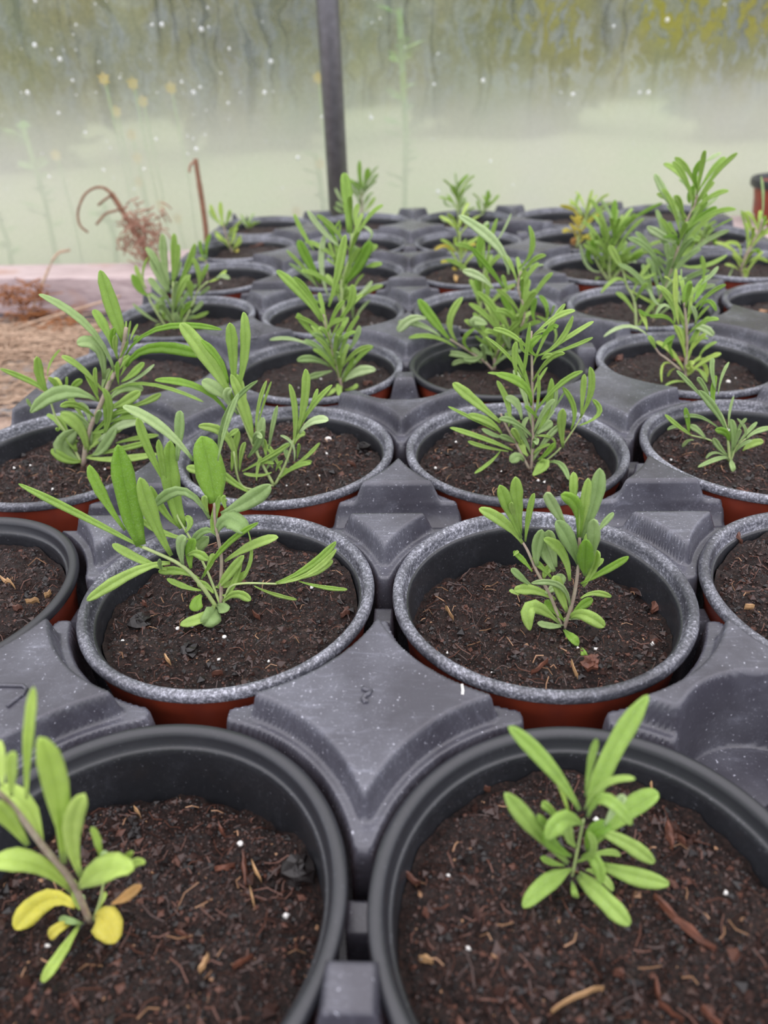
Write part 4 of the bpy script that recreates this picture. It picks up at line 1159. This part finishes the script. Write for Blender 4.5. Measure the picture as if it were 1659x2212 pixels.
plant((3, 6), [(*O_, '''
872,655 860,450 882,185 84 d ~.1
852,505 810,350 695,175 48 p
902,685 1000,530 1172,375 76 g
932,565 1200,370 1485,225 54 d
832,765 760,680 695,525 58 g
762,785 680,700 615,635 38 g
602,1005 540,920 535,815 84 d
652,825 600,760 585,695 68 d
702,1105 530,1040 435,755 48 p
1052,975 1130,930 1236,855 86 d
1052,1005 1100,975 1156,988 36 p
982,1105 900,900 815,775 66 g
1002,1085 930,950 896,825 66 g
952,905 1005,850 1015,745 48 p
702,1185 650,1190 636,1225 34 g
''')], [(*O_, [(820, 1195), (805, 1000), (830, 800), (870, 650)], 26, 'stem_green', .0), (*O_, [(800, 1190), (700, 1080), (600, 900)], 20, 'stem_green', .02), (*O_, [(840, 1190), (950, 1080), (1050, 980)], 20, 'stem_green', -.02)], (1319, 604), 'g', 1., .08, fill=[(0, .0, .9, 34, .34, .045, 'g'), (1, .1, 1., 16, .26, .04, 'g'), (2, .1, 1., 16, .26, .04, 'g')])
plant((4, 6), [(*R_, '''
1332,1185 1360,1050 1405,915 58 d
1362,955 1375,700 1350,445 36 p
1202,1235 1160,1050 1108,845 28 g
1102,1405 1070,1260 905,1250 46 y
1082,1565 1010,1520 915,1498 38 y
1202,1405 1280,1330 1335,1372 58 d
1202,1485 1300,1420 1440,1472 46 y
1182,1485 1100,1450 1015,1398 44 y
1152,1705 1165,1620 1150,1555 88 y
1232,1285 1260,1180 1250,1095 48 g
900,1755 960,1660 1015,1535 24 p
''')], [(*R_, [(1155, 1700), (1125, 1520), (1240, 1260), (1330, 1100), (1362, 955)], 30, 'stem', .0)], (1608, 606), 'y', 1., .05, fill=[(0, .05, .8, 24, .24, .04, 'y')])
plant((0, 7), [(*E_, '''
432,295 350,200 308,88 38 y
432,295 405,180 400,66 44 y
442,285 470,200 484,138 40 g
422,275 340,210 296,138 34 p
482,355 530,290 584,238 28 y
482,475 390,370 348,352 38 y
512,485 560,440 584,398 38 y
482,485 430,420 375,400 30 y
512,445 520,390 532,348 28 y
522,505 548,510 550,485 24 Y
''')], [(*E_, [(508, 510), (455, 390), (425, 275)], 12, 'stem', .0)], (503, 544), 'y', 1., .04, fill=[(0, .0, .4, 10, .16, .04, 'y')])
plant((0, 8), [(*E_, '''
642,305 610,250 588,208 28 p
652,305 660,240 704,165 28 p
642,305 660,268 628,258 38 g
660,310 690,270 710,240 24 g
''')], [(*E_, [(650, 318), (648, 290), (645, 270)], 8, 'stem_green', .0)], (537, 496), 'g', 1., .03, fill=[(0, 0, 1, 6, .18, .03, 'g')])
plant((1, 8), [(*Q_, '''
1020,405 985,250 980,35 58 d
1032,405 1060,250 1086,125 76 d
1052,385 1120,280 1196,195 56 p
1002,485 950,350 848,268 48 d
1012,555 1050,500 1106,448 28 s
1022,655 1100,570 1164,475 48 g
802,565 740,480 685,368 38 p
802,605 750,570 695,538 48 s
790,655 740,640 675,588 38 s
1002,725 1060,700 1096,648 34 s
''')], [(*Q_, [(1000, 790), (1000, 600), (1000, 480), (1020, 400)], 20, 'stem', .0)], (781, 482), 'g', 1., .04, fill=[(0, .2, 1., 26, .26, .035, 's')])
plant((2, 8), [(*N_, '''
312,425 320,280 464,108 58 d
312,405 300,250 276,78 36 p
302,425 260,350 222,245 58 d
332,425 400,330 516,238 42 s
272,505 210,450 186,395 38 d
252,545 160,530 116,448 34 s
332,605 370,520 405,415 88 p
302,765 180,740 84,708 76 p
712,585 720,450 738,325 66 d
722,575 800,480 886,385 46 g
602,625 600,540 574,468 38 d
''')], [(*N_, [(325, 760), (320, 600), (305, 500), (312, 400)], 16, 'stem_green', .0), (*N_, [(360, 770), (560, 710), (665, 635), (712, 540)], 14, 'stem_green', .0)], (992, 480), 'g', 1., .04, fill=[(0, .1, 1., 24, .22, .035, 'g'), (1, .5, 1., 12, .18, .03, 'g')])
plant((3, 7), [(*O_, '''
402,385 330,300 174,262 58 Y
442,545 400,440 375,398 58 Y
522,405 540,250 592,55 48 y
402,305 390,200 432,115 48 g
532,445 640,370 766,308 32 y
380,765 345,720 380,688 88 O R
332,605 270,575 208,602 58 Y
442,655 500,660 576,700 44 Y
432,605 380,560 335,525 48 Y
''')], [(*O_, [(392, 770), (430, 600), (490, 450), (520, 380)], 26, 'stem_green', .0)], (1246, 530), 'Y', 1., .04, fill=[(0, .0, .6, 14, .18, .04, 'Y'), (0, .5, 1., 12, .26, .035, 'y')])
plant((4, 7), [(*R_, '''
652,1205 620,1150 586,1098 56 g
702,1205 780,1190 815,1278 50 d
642,1105 680,1160 720,1195 46 p
640,1240 600,1230 560,1200 40 g
''')], [(*R_, [(650, 1290), (650, 1200), (640, 1100)], 14, 'stem_green', .0)], (1518, 534), 'g', 1., .04, fill=[(0, .2, 1., 10, .2, .04, 'g')])

# chips and fallen bits on the compost
for a in ((2, 1, 1545, 2052, 1415, 1925, 26, 'bark', 'long rough red-brown bark splinter'), (2, 1, 1192, 2172, 1308, 2118, 7, 'tan', 'curved orange straw'), (2, 1, 875, 1882, 908, 1892, 14, 'crumb_red', None), (2, 1, 1330, 2080, 1350, 2100, 20, 'crumb_red', None), (2, 1, 1520, 2160, 1572, 2205, 14, 'bark', None), (2, 1, 1420, 2100, 1430, 2150, 10, 'bark', None), (2, 1, 905, 2060, 935, 2075, 12, 'tan', None),
          (2, 1, 1395, 1668, 1410, 1712, 7, 'tan', None), (2, 1, 1440, 1780, 1452, 1835, 20, 'bark', None), (2, 1, 1465, 1800, 1478, 1830, 14, 'crumb_red', None), (2, 1, 1030, 1690, 1060, 1700, 6, 'crumb_red', None), (2, 1, 1425, 2155, 1480, 2195, 9, 'bark', None),
          (1, 1, 460, 1862, 503, 1848, 22, 'bark', None), (1, 1, 521, 1825, 526, 1895, 12, 'bark', None), (1, 1, 541, 1845, 560, 1880, 8, 'tan', None), (1, 1, 536, 1898, 552, 1970, 5, 'tan', None), (1, 1, 505, 2100, 548, 2072, 9, 'bark', None), (1, 1, 432, 2105, 455, 2078, 9, 'tan', None), (1, 1, 375, 2000, 405, 2018, 9, 'crumb_red', None), (1, 1, 465, 1745, 478, 1775, 10, 'bark', None), (1, 1, 283, 1722, 296, 1740, 7, 'tan', None), (1, 1, 160, 2160, 170, 2180, 12, 'crumb_red', None),
          (1, 2, 355, 1415, 368, 1430, 6, 'tan', None), (1, 2, 455, 1445, 480, 1445, 7, 'crumb_red', None), (1, 2, 735, 1320, 755, 1315, 10, 'crumb_red', None), (1, 2, 305, 1290, 315, 1300, 10, 'crumb_red', None), (1, 2, 543, 1305, 560, 1325, 7, 'bark', None),
          (2, 2, 1145, 1480, 1182, 1445, 8, 'bark', None), (2, 2, 1412, 1300, 1440, 1272, 26, 'bark', 'rough brown bark lump'), (2, 2, 1365, 1258, 1440, 1240, 34, 'crumb_brown', None), (2, 2, 962, 1300, 980, 1332, 3, 'tan', None), (2, 2, 1232, 1440, 1246, 1480, 3, 'tan', None),
          (3, 2, 1580, 1160, 1602, 1178, 14, 'crumb_red', None), (3, 2, 1610, 1305, 1632, 1302, 5, 'tan', None), (0, 2, 0, 1245, 30, 1262, 6, 'tan', None), (0, 2, 55, 1298, 82, 1290, 6, 'tan', None), (0, 2, 30, 1320, 50, 1315, 12, 'crumb_red', None), (0, 2, 95, 1285, 110, 1278, 6, 'tan', None),
          (3, 3, 1594, 1045, 1625, 1050, 14, 'crumb_red', 'orange bark chip'), (3, 3, 1555, 1054, 1575, 1056, 8, 'bark', None), (1, 3, 750, 990, 768, 1000, 5, 'crumb_red', None), (1, 4, 785, 830, 805, 830, 9, 'crumb_red', None), (3, 4, 1455, 770, 1478, 776, 24, 'bark', 'orange bark lump'), (3, 4, 1330, 780, 1345, 762, 18, 'crumb_red', None), (0, 6, 512, 572, 545, 580, 12, 'crumb_tan', None), (0, 7, 540, 534, 570, 534, 12, 'crumb_red', None), (4, 5, 1640, 668, 1658, 672, 14, 'crumb_tan', None)):
    chip((a[0], a[1]), *a[2:7], a[7], 'straw_bit' if a[7] == 'tan' else 'bark_chip', a[8])
def lump(key, u, v, r_px, m_, name, label=None, sq=1.0):
    P_ = POTS[key]; p = on_z(u, v, P_['level'] + .015); r_ = r_px * depth(p) / F; rg = random.Random(int(u + v)); V = []
    x, y = p[0] - P_['c'][0], p[1] - P_['c'][1]; z = float(P_['fs'](np.array([x]), np.array([y]))[0]) + .825 + r_ * .35
    for i in range(8):
        for j in range(12):
            th = math.pi * i / 7; ph = 2 * math.pi * j / 12; k = r_ * (1 + (rg.uniform(-.34, .30) if m_ != 'perlite' else rg.uniform(-.05, .05))) * (1 + .0 * j); V.append((x + k * math.sin(th) * math.cos(ph) * sq, y + k * math.sin(th) * math.sin(ph), z + k * math.cos(th) * .75))
    o = mk(name, V, [(i * 12 + j, (i + 1) * 12 + j, (i + 1) * 12 + (j + 1) % 12, i * 12 + (j + 1) % 12) for i in range(7) for j in range(12)], M[m_], P_['soil'], smooth=(m_ == 'perlite'))
    if label: o['label'] = label
for a in ((1, 3, 708, 939, 8, 'perlite', 'perlite_ball', 'round white perlite ball'), (1, 2, 382, 1349, 5, 'perlite', 'perlite_grain', None), (1, 2, 482, 1362, 5, 'perlite', 'perlite_grain', None), (1, 2, 265, 1384, 4, 'perlite', 'perlite_grain', None), (1, 2, 536, 1420, 4, 'perlite', 'perlite_grain', None), (1, 1, 513, 1796, 7, 'perlite', 'perlite_grain', None), (1, 2, 300, 1335, 22, 'crumb_dark', 'compost_lump', None), (1, 2, 408, 1398, 20, 'crumb_dark', 'compost_lump', None),
          (1, 1, 640, 1872, 34, 'crumb_dark', 'compost_lump', None), (1, 1, 285, 1775, 16, 'crumb_dark', 'compost_lump', None), (1, 1, 432, 2058, 14, 'crumb_dark', 'compost_lump', None), (2, 2, 1062, 1205, 12, 'crumb_brown', 'compost_lump', None), (2, 2, 1076, 1195, 8, 'crumb_dark', 'compost_lump', None), (2, 2, 1275, 1452, 20, 'bark', 'compost_lump', None), (2, 1, 1395, 1670, 14, 'crumb_brown', 'compost_lump', None), (2, 1, 890, 1668 + 120, 9, 'crumb_dark', 'compost_lump', None), (1, 3, 785, 960, 16, 'crumb_dark', 'compost_lump', None), (1, 3, 740, 1034, 9, 'crumb_dark', 'compost_lump', None), (3, 3, 1570, 820 + 115, 5, 'perlite', 'perlite_grain', None), (0, 2, 60, 1280, 10, 'crumb_dark', 'compost_lump', None), (0, 2, 124, 1192, 4, 'perlite', 'perlite_grain', None), (3, 4, 1574, 820, 5, 'perlite', 'perlite_grain', None)):
    lump((a[0], a[1]), *a[2:8])
# twig standing behind the second-row seedling
P_ = POTS[(2, 3)]; q = [on_y(u, v, P_['c'][1] - .30) - P_['loc'] for u, v in [(1180, 1140), (1182, 1110), (1186, 1050)]]
tw = mk('twig', *tube(q, [.010, .008, .007], 6), M['bark'], P_['e']); tw['label'] = 'thin upright red-brown twig'
# empty terracotta pot standing on the plank
rx = on_y(1700, 440, 7.95); re = empty('terracotta_plant_pot', (rx[0], 7.95, -.5)); tag(re, 'loose terracotta coloured pot standing on the pale plank, cut by the right edge', 'plant pot')
V, Fc = lathe([(0, 0), (.31, 0), (.325, .01), (.34, .10), (.405, .40), (.41, .44), (.395, .44), (.36, .10)], 64); mk('pot_body', V, Fc, M['terracotta'], re)
V, Fc = lathe([(.405, .40), (.44, .405), (.452, .43), (.452, .48), (.44, .50), (.42, .50), (.405, .48), (.39, .36)], 64); mk('pot_rim', V, Fc, M['rim_clean'], re)
V, Fc = lathe([(.0, .33), (.2, .34), (.375, .33)], 40); mk('potting_soil', V, Fc, M['soil'], re)
